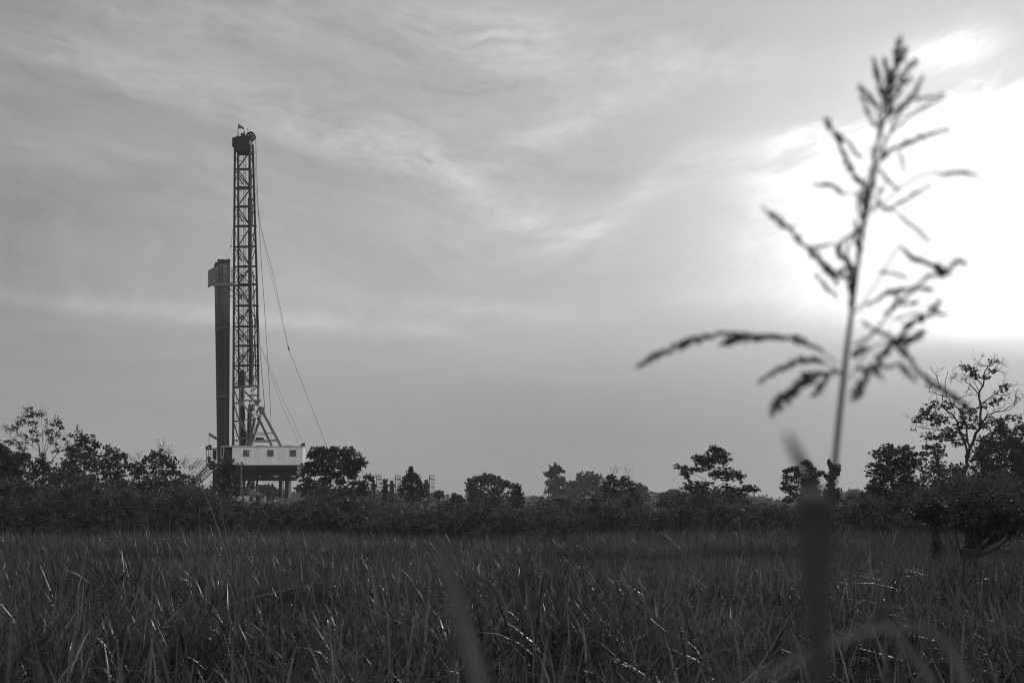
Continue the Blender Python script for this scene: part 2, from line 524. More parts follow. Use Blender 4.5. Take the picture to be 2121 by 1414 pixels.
# ================================================================== grass
def blades(mb, X, Y, h, w, rng, lean=0.18, bend=0.35, seg=4, fold=0.0, tone=(0.6, 1.5), z0=0.0, pt=None):
    n = len(X)
    phi = rng.uniform(0, 2 * np.pi, n)
    ln = np.abs(rng.normal(size=n)) * lean
    bd = rng.gamma(1.6, bend / 1.6, n)
    az_ = phi + rng.normal(size=n) * 0.5
    t = np.linspace(0, 1, seg + 1)[None, :]
    H = h[:, None]
    off = (ln[:, None] * t + bd[:, None] * t ** 2.6) * H
    z = H * (t - (0.32 * bd[:, None]) * t ** 3.0 * (bd[:, None] < 2))
    # some blades snap over: their last stretch lies out flat or hangs
    fl = rng.random(n) < fold
    k0 = rng.choice([0.45, 0.6, 0.75], n)[:, None]
    over = np.clip(t - k0, 0, 1) * fl[:, None]
    z = z - over * H * rng.uniform(0.7, 1.9, n)[:, None]
    off = off + over * H * rng.uniform(0.15, 0.6, n)[:, None]
    cx = X[:, None] + np.cos(az_)[:, None] * off
    cy_ = Y[:, None] + np.sin(az_)[:, None] * off
    z = np.maximum(z, 0.03) + z0
    tw = rng.normal(size=n)[:, None] * 1.3 * t + rng.normal(size=n)[:, None] * 0.9 + 0.3 * np.sin(t * rng.uniform(4, 11, n)[:, None] + rng.uniform(0, 6, n)[:, None])
    ang = az_[:, None] + np.pi / 2 + tw
    W = w[:, None] * np.array({3: [0.8, 1.0, 0.7, 0.06], 4: [0.7, 1.0, 0.92, 0.62, 0.06], 6: [0.6, 0.85, 1.0, 1.0, 0.85, 0.55, 0.05]}[seg])[None, :] * 0.5
    wx = np.cos(ang) * W; wy = np.sin(ang) * W
    wz = np.sin(tw * 1.3) * W * 0.4
    L = np.stack([cx - wx, cy_ - wy, z - wz], -1); Rr = np.stack([cx + wx, cy_ + wy, z + wz], -1)
    V = np.stack([L, Rr], 2).reshape(n, -1, 3)
    m = 2 * (seg + 1)
    b = (np.arange(n) * m)[:, None, None]
    q = np.array([[2 * i, 2 * i + 1, 2 * i + 3, 2 * i + 2] for i in range(seg)])[None]
    tn = rng.uniform(tone[0], tone[1], n); tn[rng.random(n) < 0.05] *= 2.0
    if pt is not None: tn = tn * pt
    mb.add(V.reshape(-1, 3), (b + q).reshape(-1, 4), np.repeat(tn, seg))

def wedge(n, y0, y1, rng, ang=27.0):
    y = np.sqrt(rng.uniform(y0 * y0, y1 * y1, n))
    x = np.tan(np.radians(ang)) * (y + 1.5) * rng.uniform(-1, 1, n)
    return x, y

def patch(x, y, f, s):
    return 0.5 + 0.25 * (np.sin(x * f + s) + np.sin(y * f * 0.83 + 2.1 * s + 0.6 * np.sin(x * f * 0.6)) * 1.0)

def clumped(x, y, rng, size, per):
    """gather blades in tussocks"""
    n = len(x) // per
    cx, cy_ = x[:n], y[:n]
    k = np.repeat(np.arange(n), per)
    return cx[k] + rng.normal(size=len(k)) * size, cy_[k] + rng.normal(size=len(k)) * size, k

rg = np.random.default_rng(11)
gb = MB()
# tall broad reed-like grass close to the camera
x, y = wedge(26000, 3.2, 27, rg)
x, y, k = clumped(x, y, rg, 0.10, 6)
hk = (0.65 + 0.65 * patch(x, y, 0.9, 1.0)) * (0.8 + 0.4 * rg.random(len(x)))
hk *= 1.0 - 0.12 * (y < 7)
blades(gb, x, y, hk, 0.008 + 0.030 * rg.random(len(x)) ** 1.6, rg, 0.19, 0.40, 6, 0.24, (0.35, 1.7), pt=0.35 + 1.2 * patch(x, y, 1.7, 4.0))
x, y = wedge(22000, 3.2, 30, rg)
blades(gb, x, y, rg.uniform(0.3, 0.75, len(x)), rg.uniform(0.006, 0.018, len(x)), rg, 0.35, 0.7, 4, 0.25)
x, y = wedge(2600, 6, 32, rg)
blades(gb, x, y, rg.uniform(1.0, 1.42, len(x)), rg.uniform(0.018, 0.042, len(x)), rg, 0.10, 0.14, 6, 0.25, (0.8, 2.1))
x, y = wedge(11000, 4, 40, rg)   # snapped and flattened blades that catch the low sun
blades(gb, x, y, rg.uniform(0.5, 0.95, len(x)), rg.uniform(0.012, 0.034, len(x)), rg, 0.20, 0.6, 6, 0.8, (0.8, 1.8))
# middle distance
x, y = wedge(60000, 24, 55, rg, 25)
x, y, k = clumped(x, y, rg, 0.16, 5)
hk = (0.5 + 0.45 * patch(x, y, 0.45, 3.0)) * (0.75 + 0.45 * rg.random(len(x)))
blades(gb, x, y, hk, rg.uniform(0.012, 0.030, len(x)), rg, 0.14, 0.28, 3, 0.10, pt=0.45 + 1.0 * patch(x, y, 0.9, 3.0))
# far edge of the field
x, y = wedge(130000, 50, 88, rg, 24)
hk = (0.42 + 0.50 * patch(x, y, 0.22, 5.0)) * (0.6 + 0.6 * rg.random(len(x)))
hk[rg.random(len(x)) < 0.06] *= 1.6
pf_ = patch(x, y, 0.35, 5.0) * 0.6 + patch(x, y, 1.3, 2.0) * 0.4
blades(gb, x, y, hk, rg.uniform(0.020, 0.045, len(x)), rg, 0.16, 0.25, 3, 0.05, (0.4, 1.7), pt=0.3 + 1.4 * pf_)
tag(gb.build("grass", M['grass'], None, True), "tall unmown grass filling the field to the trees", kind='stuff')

# a few thin tall stems standing above the field
rs = np.random.default_rng(21)
def stem_thing(name, label, pts, r, cat, group=None, leaf_n=0, m='stalk', Y=None, seeds=0):
    root = thing(name, (pts[0].x, pts[0].y, 0), label, cat, group)
    b = MB(); n = len(pts)
    b.tube([Vector((pts[0].x, pts[0].y, 0))] + pts, [r] + [r * (1 - 0.6 * i / n) for i in range(n)], 5)
    b.build("stem", M[m], root, True)
    if leaf_n:
        lb = MB()
        for i in range(leaf_n):
            t = rs.uniform(0.15, 0.9) * (n - 1); i0 = int(t); p = pts[i0].lerp(pts[min(i0 + 1, n - 1)], t - i0)
            a = rs.uniform(0, 2 * math.pi); L = rs.uniform(0.15, 0.45)
            d = Vector((math.cos(a), math.sin(a) * .6, rs.uniform(0.3, 1.0)))
            c = [p, p + d * L * .5, p + d * L * 0.8 - Vector((0, 0, L * .25))]
            lb.tube(c, [0.012, 0.012, 0.002], 4)
        lb.build_each("leaf", M['grass'], root)
    return root

for (name_l, pl, Y, r, ln) in [
    ("pale bent dry stem leaning right before the rig stairs", [(473, 1160), (455, 1105), (436, 1050), (421, 1020), (408, 992)], 34, 0.010, 3),
    ("pale dry stem leaning below the shrub at the rig", [(478, 1150), (468, 1110), (459, 1060), (452, 1026)], 36, 0.008, 3),
    ("thin upright reed stem left of the leaning dry stems", [(351, 1165), (351, 1120), (352, 1068)], 30, 0.008, 2),
    ("short thin reed stem at the far field edge on the left", [(307, 1150), (306, 1110), (304, 1062)], 32, 0.007, 2),
    ("fine reed stem with a curled tip below the cabin", [(520, 1170), (528, 1120), (536, 1085), (546, 1080)], 30, 0.007, 1),
    ("thin dark reed stem right of the tapered shrub", [(415, 1120), (414, 1085), (413, 1050)], 40, 0.009, 1),
]:
    stem_thing("reed_stem", name_l, [P(a, b, Y) for a, b in pl], r, "reed", "thin stems above the field", ln)

# ================================================================== undergrowth along the field edge
UG = 5.0   # leaf clumps puff up above their centres
topx = [-200, 0, 60, 120, 180, 230, 300, 360, 410, 440, 500, 540, 600, 640, 700, 760, 790, 830, 900, 950, 1000, 1060, 1110, 1200, 1260, 1300, 1340, 1400, 1450, 1500, 1560, 1620, 1700, 1760, 1800, 1850, 1930, 2000, 2121, 2400]
topy = [985, 985, 1000, 1010, 990, 1000, 1010, 1005, 1000, 1010, 1038, 1042, 1040, 1022, 1022, 1032, 1040, 1042, 1046, 1042, 1040, 1044, 1044, 1040, 1036, 1022, 1050, 1042, 1030, 1034, 1046, 1048, 1044, 1046, 1030, 1015, 1000, 985, 980, 980]
ru = np.random.default_rng(31)
ub = MB()
NC = 3600
px = ru.uniform(-240, 2400, NC); Yc = ru.uniform(80, 98, NC)
tz = np.array([P(a, np.interp(a, topx, topy) + UG + 12 * math.sin(a * .045) * math.sin(a * .021 + 1) + 6 * math.sin(a * .13 + b) + ru.normal() * 7, b).z for a, b in zip(px, Yc)])
cxw = np.array([P(a, 1043, b).x for a, b in zip(px, Yc)])
frac = ru.random(NC) ** 0.75
zc = 0.05 + (tz - 0.25) * frac
rad = ru.uniform(0.22, 0.5, NC)
k = np.repeat(np.arange(NC), 90)
pt = np.stack([cxw[k], Yc[k], zc[k]], -1) + ru.normal(size=(len(k), 3)) * rad[k][:, None] * np.array([0.62, 0.62, 0.5])
pt = pt[pt[:, 2] > 0.02]
half = len(pt) // 2
add_leaves(ub, pt[:half], 0.105, ru, 2.2, 0.1, 0.0, tone=(0.6, 1.3))
add_leaves(ub, pt[half:], 0.05, ru, 6.0, -0.2, 0.0, tone=(0.7, 1.8))
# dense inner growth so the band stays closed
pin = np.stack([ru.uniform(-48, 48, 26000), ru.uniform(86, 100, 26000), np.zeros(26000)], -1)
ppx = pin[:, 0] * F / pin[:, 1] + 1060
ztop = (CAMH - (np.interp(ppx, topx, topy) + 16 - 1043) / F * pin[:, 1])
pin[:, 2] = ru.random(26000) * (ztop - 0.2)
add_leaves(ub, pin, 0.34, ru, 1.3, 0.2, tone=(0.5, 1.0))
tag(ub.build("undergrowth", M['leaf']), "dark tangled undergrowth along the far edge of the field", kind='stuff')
# straggly dry stalks sticking out of the undergrowth are part of that mass
db = MB()
for i in range(420):
    a = ru.uniform(-40, 2160); Y = ru.uniform(79, 84)
    y0 = np.interp(a, topx, topy); y1 = ru.uniform(y0 + 5, 1092)
    p = P(a, y1, Y); L = ru.uniform(0.2, 0.8)
    d = Vector((ru.normal() * 0.7, ru.normal() * 0.3, ru.uniform(0.1, 1.0))).normalized()
    db.tube([p, p + d * L * .5, p + d * L + Vector((ru.normal() * .1, 0, -0.1 * L))], [0.016, 0.013, 0.005], 4)
tag(db.build("dry_undergrowth", M['stalk']), "pale dry stalks caught in the dark undergrowth", kind='stuff')

# ================================================================== far woods in the haze
rf = np.random.default_rng(41)
fw = MB()
fx = [-300, 300, 560, 700, 900, 960, 1080, 1110, 1160, 1180, 1220, 1250, 1330, 1345, 1380, 1400, 1420, 1480, 1540, 1560, 1575, 1590, 1600, 1640, 1720, 1745, 1752, 1775, 1800, 1830, 2100, 2500]
fy = [1016, 1012, 1016, 1014, 1022, 1034, 1032, 1030, 1030, 1018, 1014, 1014, 1016, 1022, 1024, 1018, 1014, 1022, 1022, 1030, 1028, 1034, 1037, 1040, 1030, 1022, 1020, 1016, 1024, 1020, 1016, 1016]
NF = 2400
pxf = rf.uniform(-300, 2450, NF); Yf = rf.uniform(560, 760, NF)
tf_ = np.array([P(a, np.interp(a, fx, fy), b).z for a, b in zip(pxf, Yf)])
cf = np.array([P(a, 1043, b).x for a, b in zip(pxf, Yf)])
zf = tf_ * rf.random(NF) ** 0.6 - 0.6
rr_ = rf.uniform(1.0, 2.4, NF)
k = np.repeat(np.arange(NF), 40)
pf = np.stack([cf[k], Yf[k], zf[k]], -1) + rf.normal(size=(len(k), 3)) * rr_[k][:, None] * np.array([.6, .6, .45])
pf = pf[pf[:, 2] > 0]
add_leaves(fw, pf, 0.95, rf, 1.3, 0.0)
tag(fw.build("far_woods", M['far_leaf']), "hazy distant line of woodland along the horizon", kind='stuff')

# ================================================================== the trees and shrubs
g1 = "trees beyond the field"
tree("broadleaf_tree", "dense dark tree cut by the left edge of the photo", 100, R4, [(60, 1000), (60, 700)],
     [(20, 480, 70, 70), (75, 560, 90, 60), (30, 650, 100, 80), (-60, 520, 90, 90), (195, 520, 60, 42), (200, 600, 62, 52), (140, 690, 120, 80), (40, 790, 160, 110), (-120, 700, 120, 140), (250, 560, 30, 25)],
     leaf=0.15, seed=101, trunk_r=0.16, group=g1, cover=3.2)
tree("sparse_tree", "open half bare tree with fan of thin branches behind the left bushes", 112, R4, [(400, 1000), (395, 760), (385, 600)],
     [(270, 130, 26, 18), (330, 165, 55, 28), (215, 195, 42, 20), (380, 168, 28, 16), (285, 245, 24, 14), (190, 252, 46, 14), (130, 300, 30, 20), (345, 360, 24, 20), (290, 322, 22, 12), (330, 410, 18, 12), (265, 190, 26, 12),
      (500, 265, 30, 10), (560, 290, 26, 14), (545, 238, 14, 14), (585, 390, 20, 10), (655, 356, 20, 12), (600, 510, 38, 22), (505, 500, 28, 22), (460, 310, 22, 12), (460, 392, 20, 14), (430, 340, 14, 10), (240, 370, 16, 10), (170, 440, 40, 20), (110, 440, 30, 14), (380, 540, 26, 20), (515, 440, 14, 8)],
     leaf=0.13, seed=102, trunk_r=0.17, group=g1, cover=2.3, nob=True, tl=0.18, mini=0.5,
     limbs=[(7, [(385, 600), (330, 500), (250, 420), (180, 350), (130, 305)]), (6, [(385, 600), (340, 450), (290, 330), (230, 230), (190, 200)]),
            (6, [(385, 590), (370, 450), (340, 320), (300, 200), (270, 130)]), (6, [(388, 590), (390, 470), (385, 330), (380, 200), (375, 165)]),
            (6, [(388, 590), (430, 450), (460, 340), (520, 270), (548, 225)]), (6, [(390, 600), (450, 500), (520, 420), (590, 340), (560, 290)]),
            (5, [(390, 620), (460, 620), (560, 530), (620, 450), (655, 356)]), (5, [(388, 600), (440, 400), (425, 300), (440, 200)]),
            (5, [(385, 620), (300, 560), (220, 510), (170, 440), (110, 430)]), (4, [(460, 620), (520, 540), (505, 500), (600, 505)]), (4, [(385, 560), (320, 420), (240, 370), (150, 260)])],
     twigs=9)
tree("broadleaf_tree", "tall dark leafy tree with knob top, between sparse tree and round tree", 98, R4, [(750, 1000), (760, 760), (770, 600)],
     [(775, 385, 78, 34), (745, 432, 60, 40), (880, 445, 36, 30), (650, 480, 30, 20), (700, 515, 80, 50), (820, 520, 90, 62), (760, 600, 120, 60), (650, 590, 80, 45), (590, 650, 70, 50), (700, 700, 130, 70), (850, 640, 80, 50), (540, 720, 70, 45), (620, 780, 110, 60)],
     leaf=0.14, seed=103, trunk_r=0.15, group=g1, cover=2.7)
tree("broadleaf_tree", "round topped dark tree right beside the tall knob topped one", 101, R4, [(1010, 1000), (1010, 760), (1005, 640)],
     [(990, 495, 52, 38), (1060, 555, 80, 52), (960, 570, 80, 52), (1130, 550, 38, 26), (1050, 640, 100, 52), (930, 660, 90, 44), (1100, 720, 70, 40), (980, 740, 110, 44), (1080, 790, 80, 40), (1170, 640, 30, 30)],
     leaf=0.14, seed=104, trunk_r=0.14, group=g1, cover=2.5)
tree("broadleaf_tree", "dark lumpy tree nearest the rig stairs with fine twigs about its top", 104, R4, [(1420, 1000), (1425, 790), (1430, 680)],
     [(1480, 530, 66, 40), (1400, 540, 36, 30), (1332, 580, 28, 26), (1530, 600, 76, 48), (1430, 620, 90, 46), (1570, 640, 60, 34), (1300, 655, 56, 40), (1215, 660, 44, 40), (1600, 705, 46, 24), (1400, 700, 120, 44), (1250, 740, 60, 50), (1500, 720, 60, 30)],
     leaf=0.14, seed=105, trunk_r=0.14, group=g1, cover=2.5,
     limbs=[(2.5, [(1460, 620), (1490, 520), (1480, 470)]), (2.5, [(1500, 600), (1560, 530), (1548, 490)]), (2.5, [(1560, 620), (1640, 620), (1690, 600)]), (2.5, [(1280, 680), (1240, 600), (1190, 575)]), (2, [(1290, 680), (1270, 600), (1265, 560)])], twigs=6)
tree("bush", "low bush with bare twigs at the foot of the rig stairs", 108, R4, [(1690, 900), (1690, 780)],
     [(1690, 735, 40, 14), (1640, 800, 60, 36), (1560, 800, 60, 40)], leaf=0.13, seed=106, trunk_r=0.06, cat="bush", cover=2.6,
     limbs=[(2, [(1690, 740), (1740, 660), (1790, 635)]), (2, [(1660, 740), (1670, 660), (1690, 640)]), (2, [(1700, 730), (1760, 680), (1775, 650)])], twigs=7)
tree("tapered_shrub", "fine leaved tapering shrub growing before the left end of the cabin", 92, R3, [(440, 1250), (430, 1100)],
     [(430, 905, 46, 50), (430, 980, 84, 60), (425, 1060, 108, 70), (425, 1140, 116, 76), (430, 1210, 120, 60), (480, 1000, 40, 50), (370, 1020, 40, 40)],
     leaf=0.075, seed=107, trunk_r=0.08, cat="shrub", cover=2.7, elong=3.2, mini=0.25)
tree("umbrella_tree", "wide domed tree with drooping leaf fringe right of the rig cabin", 100, R5, [(540, 980), (520, 820), (500, 700)],
     [(290, 285, 60, 36), (380, 280, 56, 34), (500, 290, 66, 36), (640, 290, 66, 38), (250, 340, 50, 30), (350, 360, 90, 46), (480, 370, 100, 50), (620, 360, 100, 52), (740, 370, 76, 56), (800, 420, 46, 44), (700, 440, 70, 46), (590, 440, 80, 36), (450, 450, 80, 34), (300, 430, 70, 34), (220, 440, 70, 28), (180, 500, 60, 30), (280, 520, 60, 30), (380, 520, 56, 24), (500, 540, 60, 24), (620, 520, 56, 34), (680, 560, 50, 30), (170, 580, 60, 40), (240, 640, 80, 50), (140, 700, 70, 30), (360, 660, 80, 50), (740, 490, 30, 28), (340, 740, 90, 50), (480, 760, 90, 50), (600, 720, 70, 40), (230, 760, 80, 44), (560, 620, 50, 26), (420, 600, 50, 24)],
     leaf=0.15, seed=108, trunk_r=0.17, group=g1, cover=2.15, droop=0.35, elong=2.2,
     limbs=[(9, [(500, 700), (430, 640), (400, 560), (350, 480), (290, 380)]), (8, [(500, 700), (520, 600), (560, 520), (640, 440), (720, 400)]), (7, [(510, 700), (580, 650), (650, 590), (700, 500)]), (7, [(490, 690), (470, 580), (480, 480), (500, 380)]), (7, [(500, 720), (380, 700), (250, 600), (200, 520)])])
tree("broadleaf_tree", "low spreading tree with leaf tufts on thin arms, right of the domed tree", 96, R5, [(700, 980), (700, 800), (690, 740)],
     [(870, 570, 44, 22), (895, 595, 22, 18), (790, 640, 40, 26), (830, 680, 40, 30), (760, 700, 60, 34), (700, 640, 40, 22), (650, 740, 90, 44), (560, 760, 80, 50), (800, 740, 50, 30), (450, 790, 110, 60), (700, 800, 120, 50), (850, 760, 40, 24)],
     leaf=0.12, seed=109, trunk_r=0.10, group=g1, cover=2.2, droop=0.3,
     limbs=[(4, [(700, 740), (760, 660), (810, 620), (870, 580)]), (3, [(690, 720), (710, 640), (760, 590), (800, 545)]), (3, [(700, 700), (680, 620), (740, 560)])], twigs=3)
tree("small_tree", "small feathery tree between the first two tank ladders", 104, R5, [(1050, 960), (1050, 760)],
     [(1050, 620, 24, 24), (1045, 665, 34, 34), (1050, 710, 40, 36), (1060, 760, 50, 40), (1050, 820, 70, 40)],
     leaf=0.085, seed=110, trunk_r=0.06, cat="tree", cover=1.7, elong=3.0, group=g1)
tree("conical_tree", "dark pointed bushy tree between the second and third tank ladders", 95, R5, [(1340, 960), (1340, 760)],
     [(1330, 490, 22, 30), (1330, 540, 44, 34), (1290, 560, 26, 26), (1370, 560, 30, 26), (1325, 600, 78, 44), (1400, 610, 44, 36), (1260, 610, 34, 36), (1330, 670, 100, 50), (1440, 680, 50, 40), (1240, 700, 46, 44), (1340, 750, 130, 54), (1350, 820, 140, 54), (1480, 740, 40, 40)],
     leaf=0.085, seed=111, trunk_r=0.10, group=g1, cover=2.6, elong=2.8, mini=0.26)
tree("broadleaf_tree", "small round crowned tree just left of the peaked tent", 190, R5, [(1640, 860), (1640, 780)],
     [(1640, 745, 36, 18), (1610, 760, 22, 16), (1665, 765, 18, 16), (1640, 780, 40, 16)], leaf=0.3, seed=112, trunk_r=0.14, group=g1, cover=1.8)
tree("bush", "pointed dark bush hiding the right side of the peaked tent", 92, R5, [(1820, 960), (1815, 860)],
     [(1810, 770, 26, 22), (1830, 800, 50, 34), (1790, 830, 50, 34), (1870, 830, 44, 36), (1830, 870, 100, 40), (1900, 880, 50, 34)],
     leaf=0.085, seed=113, trunk_r=0.07, cat="bush", cover=2.6, elong=2.6)
tree("weeping_tree", "rounded grey tree with hanging skirts left of the palm", 165, R6, [(400, 820), (390, 640), (380, 560)],
     [(310, 405, 66, 22), (240, 425, 60, 28), (370, 430, 70, 30), (170, 455, 50, 26), (450, 470, 76, 34), (300, 460, 100, 36), (520, 480, 50, 32), (150, 500, 46, 34), (160, 570, 38, 50), (170, 640, 32, 50), (230, 540, 60, 50), (350, 540, 80, 46), (440, 540, 70, 46), (300, 620, 110, 60), (420, 630, 100, 60), (210, 610, 50, 60)],
     leaf=0.24, seed=114, trunk_r=0.22, group=g1, cover=2.5, droop=0.5)
tree("conical_tree", "dark drooping tree leaning against the rounded grey tree, left of the palm", 120, R6, [(580, 860), (585, 700)],
     [(600, 490, 26, 26), (580, 530, 50, 40), (630, 560, 30, 30), (570, 590, 66, 50), (640, 620, 26, 34), (560, 660, 80, 50), (640, 670, 30, 36), (550, 720, 90, 40)],
     leaf=0.13, seed=115, trunk_r=0.10, group=g1, cover=2.8, droop=0.6, elong=2.4)
tree("broadleaf_tree", "faded round headed tree on the skyline just right of the palm", 330, R6, [(1290, 640), (1290, 520)],
     [(1290, 395, 80, 30), (1210, 410, 40, 30), (1370, 420, 44, 34), (1300, 440, 110, 34), (1240, 480, 90, 40), (1340, 490, 80, 44), (1280, 550, 130, 50)],
     leaf=0.55, seed=116, trunk_r=0.4, group=g1, cover=3.2, leafmat='far_leaf')
tree("broadleaf_tree", "low faded grey tree between the palm and the round headed tree", 350, R6, [(1120, 640), (1120, 560)],
     [(1130, 470, 50, 18), (1090, 500, 50, 34), (1160, 510, 60, 44), (1060, 560, 70, 40), (1150, 580, 100, 44)],
     leaf=0.55, seed=117, trunk_r=0.35, group=g1, cover=3.0, leafmat='far_leaf')
tree("bushy_tree", "broad dark bushy tree right of the pale curved roof", 108, R6, [(1560, 820), (1560, 640)],
     [(1505, 405, 34, 22), (1500, 440, 60, 34), (1630, 420, 36, 24), (1590, 460, 80, 36), (1450, 490, 54, 40), (1680, 470, 50, 30), (1560, 530, 120, 54), (1700, 540, 60, 50), (1450, 560, 60, 50), (1570, 620, 160, 60), (1740, 610, 60, 40), (1600, 700, 200, 54), (1800, 690, 60, 30)],
     leaf=0.12, seed=118, trunk_r=0.12, group=g1, cover=2.9, twigs=4,
     limbs=[(2.5, [(1600, 480), (1640, 420), (1665, 395)]), (2.5, [(1500, 470), (1510, 400), (1500, 375)])])
tree("broadleaf_tree", "faded grey tree just right of the broad bushy tree", 300, R6, [(1790, 700), (1785, 600)],
     [(1765, 490, 40, 24), (1800, 520, 46, 30), (1760, 540, 50, 40), (1830, 560, 40, 30), (1800, 600, 80, 40)], leaf=0.48, seed=119, trunk_r=0.3, group=g1, cover=2.6, leafmat='far_leaf')
tree("broadleaf_tree", "small faded tree low on the skyline left of the layered tree", 280, R7, [(190, 860), (190, 800)],
     [(190, 735, 54, 24), (130, 765, 60, 22), (230, 770, 50, 26), (80, 790, 60, 20), (180, 800, 110, 26)], leaf=0.42, seed=120, trunk_r=0.25, group=g1, cover=2.4, leafmat='far_leaf')
tree("layered_tree", "tall dark tree with stepped layers of foliage standing alone in mid skyline", 105, R7, [(640, 980), (640, 800), (635, 680)],
     [(620, 240, 34, 20), (640, 265, 56, 18), (700, 275, 40, 12), (640, 315, 100, 26), (750, 320, 50, 14), (440, 355, 66, 20), (560, 360, 100, 30), (700, 360, 80, 28), (790, 380, 40, 14), (480, 400, 80, 26), (600, 410, 90, 26), (740, 415, 40, 20), (250, 455, 56, 14), (320, 480, 60, 20), (420, 500, 70, 26), (300, 530, 40, 16), (340, 570, 36, 28), (500, 460, 90, 20), (640, 520, 50, 20), (740, 510, 90, 26), (860, 520, 60, 20), (940, 560, 44, 18), (800, 570, 80, 22), (680, 560, 90, 24), (910, 600, 22, 16), (400, 650, 90, 26), (330, 690, 50, 22), (500, 690, 90, 24), (560, 640, 50, 16), (780, 680, 60, 24), (860, 720, 80, 26), (960, 700, 60, 30), (1040, 690, 60, 40), (1080, 720, 50, 22), (900, 770, 70, 22), (760, 740, 60, 22), (540, 740, 70, 20), (420, 740, 50, 16), (560, 790, 80, 20)],
     leaf=0.115, seed=121, trunk_r=0.16, group=g1, cover=7.0, flat=0.5, depthk=1.1, mini=0.42,
     limbs=[(6, [(635, 680), (520, 590), (430, 540), (330, 490), (240, 450)]), (6, [(636, 690), (640, 560), (640, 440), (640, 300), (622, 240)]), (6, [(638, 690), (740, 630), (820, 590), (900, 550)]), (4, [(636, 600), (580, 500), (500, 420), (440, 360)]), (4, [(640, 500), (700, 420), (760, 330)]), (4, [(630, 720), (540, 690), (420, 660), (320, 690)])])
tree("conical_shrub", "dark upright vine covered shrub at the foot of the layered tree", 95, R7, [(690, 1000), (690, 900)],
     [(680, 720, 40, 40), (690, 790, 56, 60), (690, 860, 80, 60), (700, 920, 100, 50)], leaf=0.10, seed=122, trunk_r=0.08, cat="shrub", cover=3.6, droop=0.4)
tree("bush", "low flat topped dark bush left of the layered tree", 93, R7, [(250, 1000), (250, 880)],
     [(320, 780, 90, 28), (220, 800, 60, 30), (400, 800, 60, 34), (130, 840, 90, 34), (280, 860, 180, 50), (60, 870, 90, 34), (460, 860, 90, 44)], leaf=0.11, seed=123, trunk_r=0.08, cat="bush", cover=3.0)
tree("bush", "dark leafy bush on the right foot of the layered tree", 94, R7, [(920, 1000), (920, 900)],
     [(900, 820, 90, 28), (980, 850, 50, 34), (860, 870, 100, 44), (960, 900, 80, 40), (500, 800, 60, 24)], leaf=0.11, seed=124, trunk_r=0.08, cat="bush", cover=2.8)
tree("broadleaf_tree", "mid height two headed tree partly behind the blurred reed leaf", 103, R7, [(1680, 980), (1660, 760), (1640, 650)],
     [(1640, 410, 46, 18), (1670, 440, 44, 24), (1700, 490, 50, 24), (1790, 530, 50, 24), (1730, 550, 60, 24), (1470, 495, 40, 16), (1520, 480, 36, 20), (1420, 510, 34, 16), (1550, 540, 40, 30), (1430, 570, 44, 26), (1500, 600, 56, 30), (1410, 640, 36, 20), (1620, 600, 80, 50), (1720, 620, 60, 40), (1400, 690, 40, 24), (1480, 690, 56, 30), (1600, 700, 80, 60), (1760, 700, 60, 50), (1490, 770, 56, 34), (1620, 800, 100, 50), (1440, 830, 50, 20), (1780, 790, 50, 50)],
     leaf=0.12, seed=125, trunk_r=0.13, group=g1, cover=2.9)
tree("vine_covered_stump", "leaning broken trunk smothered in hanging vines under the blurred stalk", 90, R7, [(1900, 1000), (1890, 800), (1920, 640), (1970, 480)],
     [(1975, 465, 42, 34), (1985, 500, 34, 40), (1950, 540, 40, 44), (1925, 600, 44, 50), (1905, 660, 40, 50), (1895, 720, 44, 50), (1890, 790, 50, 50), (1895, 410, 13, 24), (1912, 450, 14, 26), (1925, 490, 14, 22), (1960, 750, 50, 40), (1850, 760, 40, 40), (1940, 820, 70, 44), (1990, 720, 34, 26), (2000, 800, 34, 36), (1860, 850, 50, 44), (1870, 560, 30, 14)],
     leaf=0.085, seed=126, trunk_r=0.2, cat="tree stump", cover=3.6, droop=1.0, elong=2.6, nob=False)
tree("broadleaf_tree", "faded dome of a far tree right of the vine covered stump", 430, R8, [(90, 960), (90, 900)],
     [(90, 885, 40, 18), (60, 905, 40, 16), (120, 905, 36, 16), (80, 925, 80, 22), (20, 930, 50, 22)], leaf=0.75, seed=127, trunk_r=0.4, group=g1, cover=3.2, leafmat='far_leaf')
tree("layered_tree", "flat topped dark tree in tiers left of the tall bare tree", 88, R8, [(400, 1000), (400, 820)],
     [(310, 612, 50, 12), (410, 612, 36, 14), (250, 640, 60, 14), (350, 640, 90, 18), (430, 650, 30, 14), (300, 670, 90, 18), (400, 690, 90, 24), (240, 720, 60, 16), (330, 720, 90, 24), (460, 715, 50, 22), (200, 765, 40, 12), (270, 770, 60, 20), (380, 770, 100, 30), (300, 810, 70, 24), (430, 820, 80, 30), (220, 840, 50, 30), (330, 860, 110, 34), (180, 880, 50, 34), (120, 920, 50, 30), (260, 910, 130, 36), (420, 900, 100, 40)],
     leaf=0.11, seed=128, trunk_r=0.14, group=g1, cover=6.0, flat=0.5, mini=0.42)
tree("small_tree", "slim tree with ragged tufts rising just left of the bare tree fork", 93, R8, [(600, 1000), (600, 760), (598, 680)],
     [(600, 610, 40, 20), (540, 605, 30, 10), (600, 645, 44, 20), (510, 648, 26, 7), (595, 690, 40, 28), (560, 730, 60, 28), (620, 750, 50, 30), (540, 790, 70, 40), (620, 810, 60, 40), (580, 870, 90, 40), (690, 740, 30, 28), (700, 790, 50, 40), (740, 760, 30, 34), (680, 860, 80, 40)],
     leaf=0.105, seed=129, trunk_r=0.09, group=g1, cover=2.3)
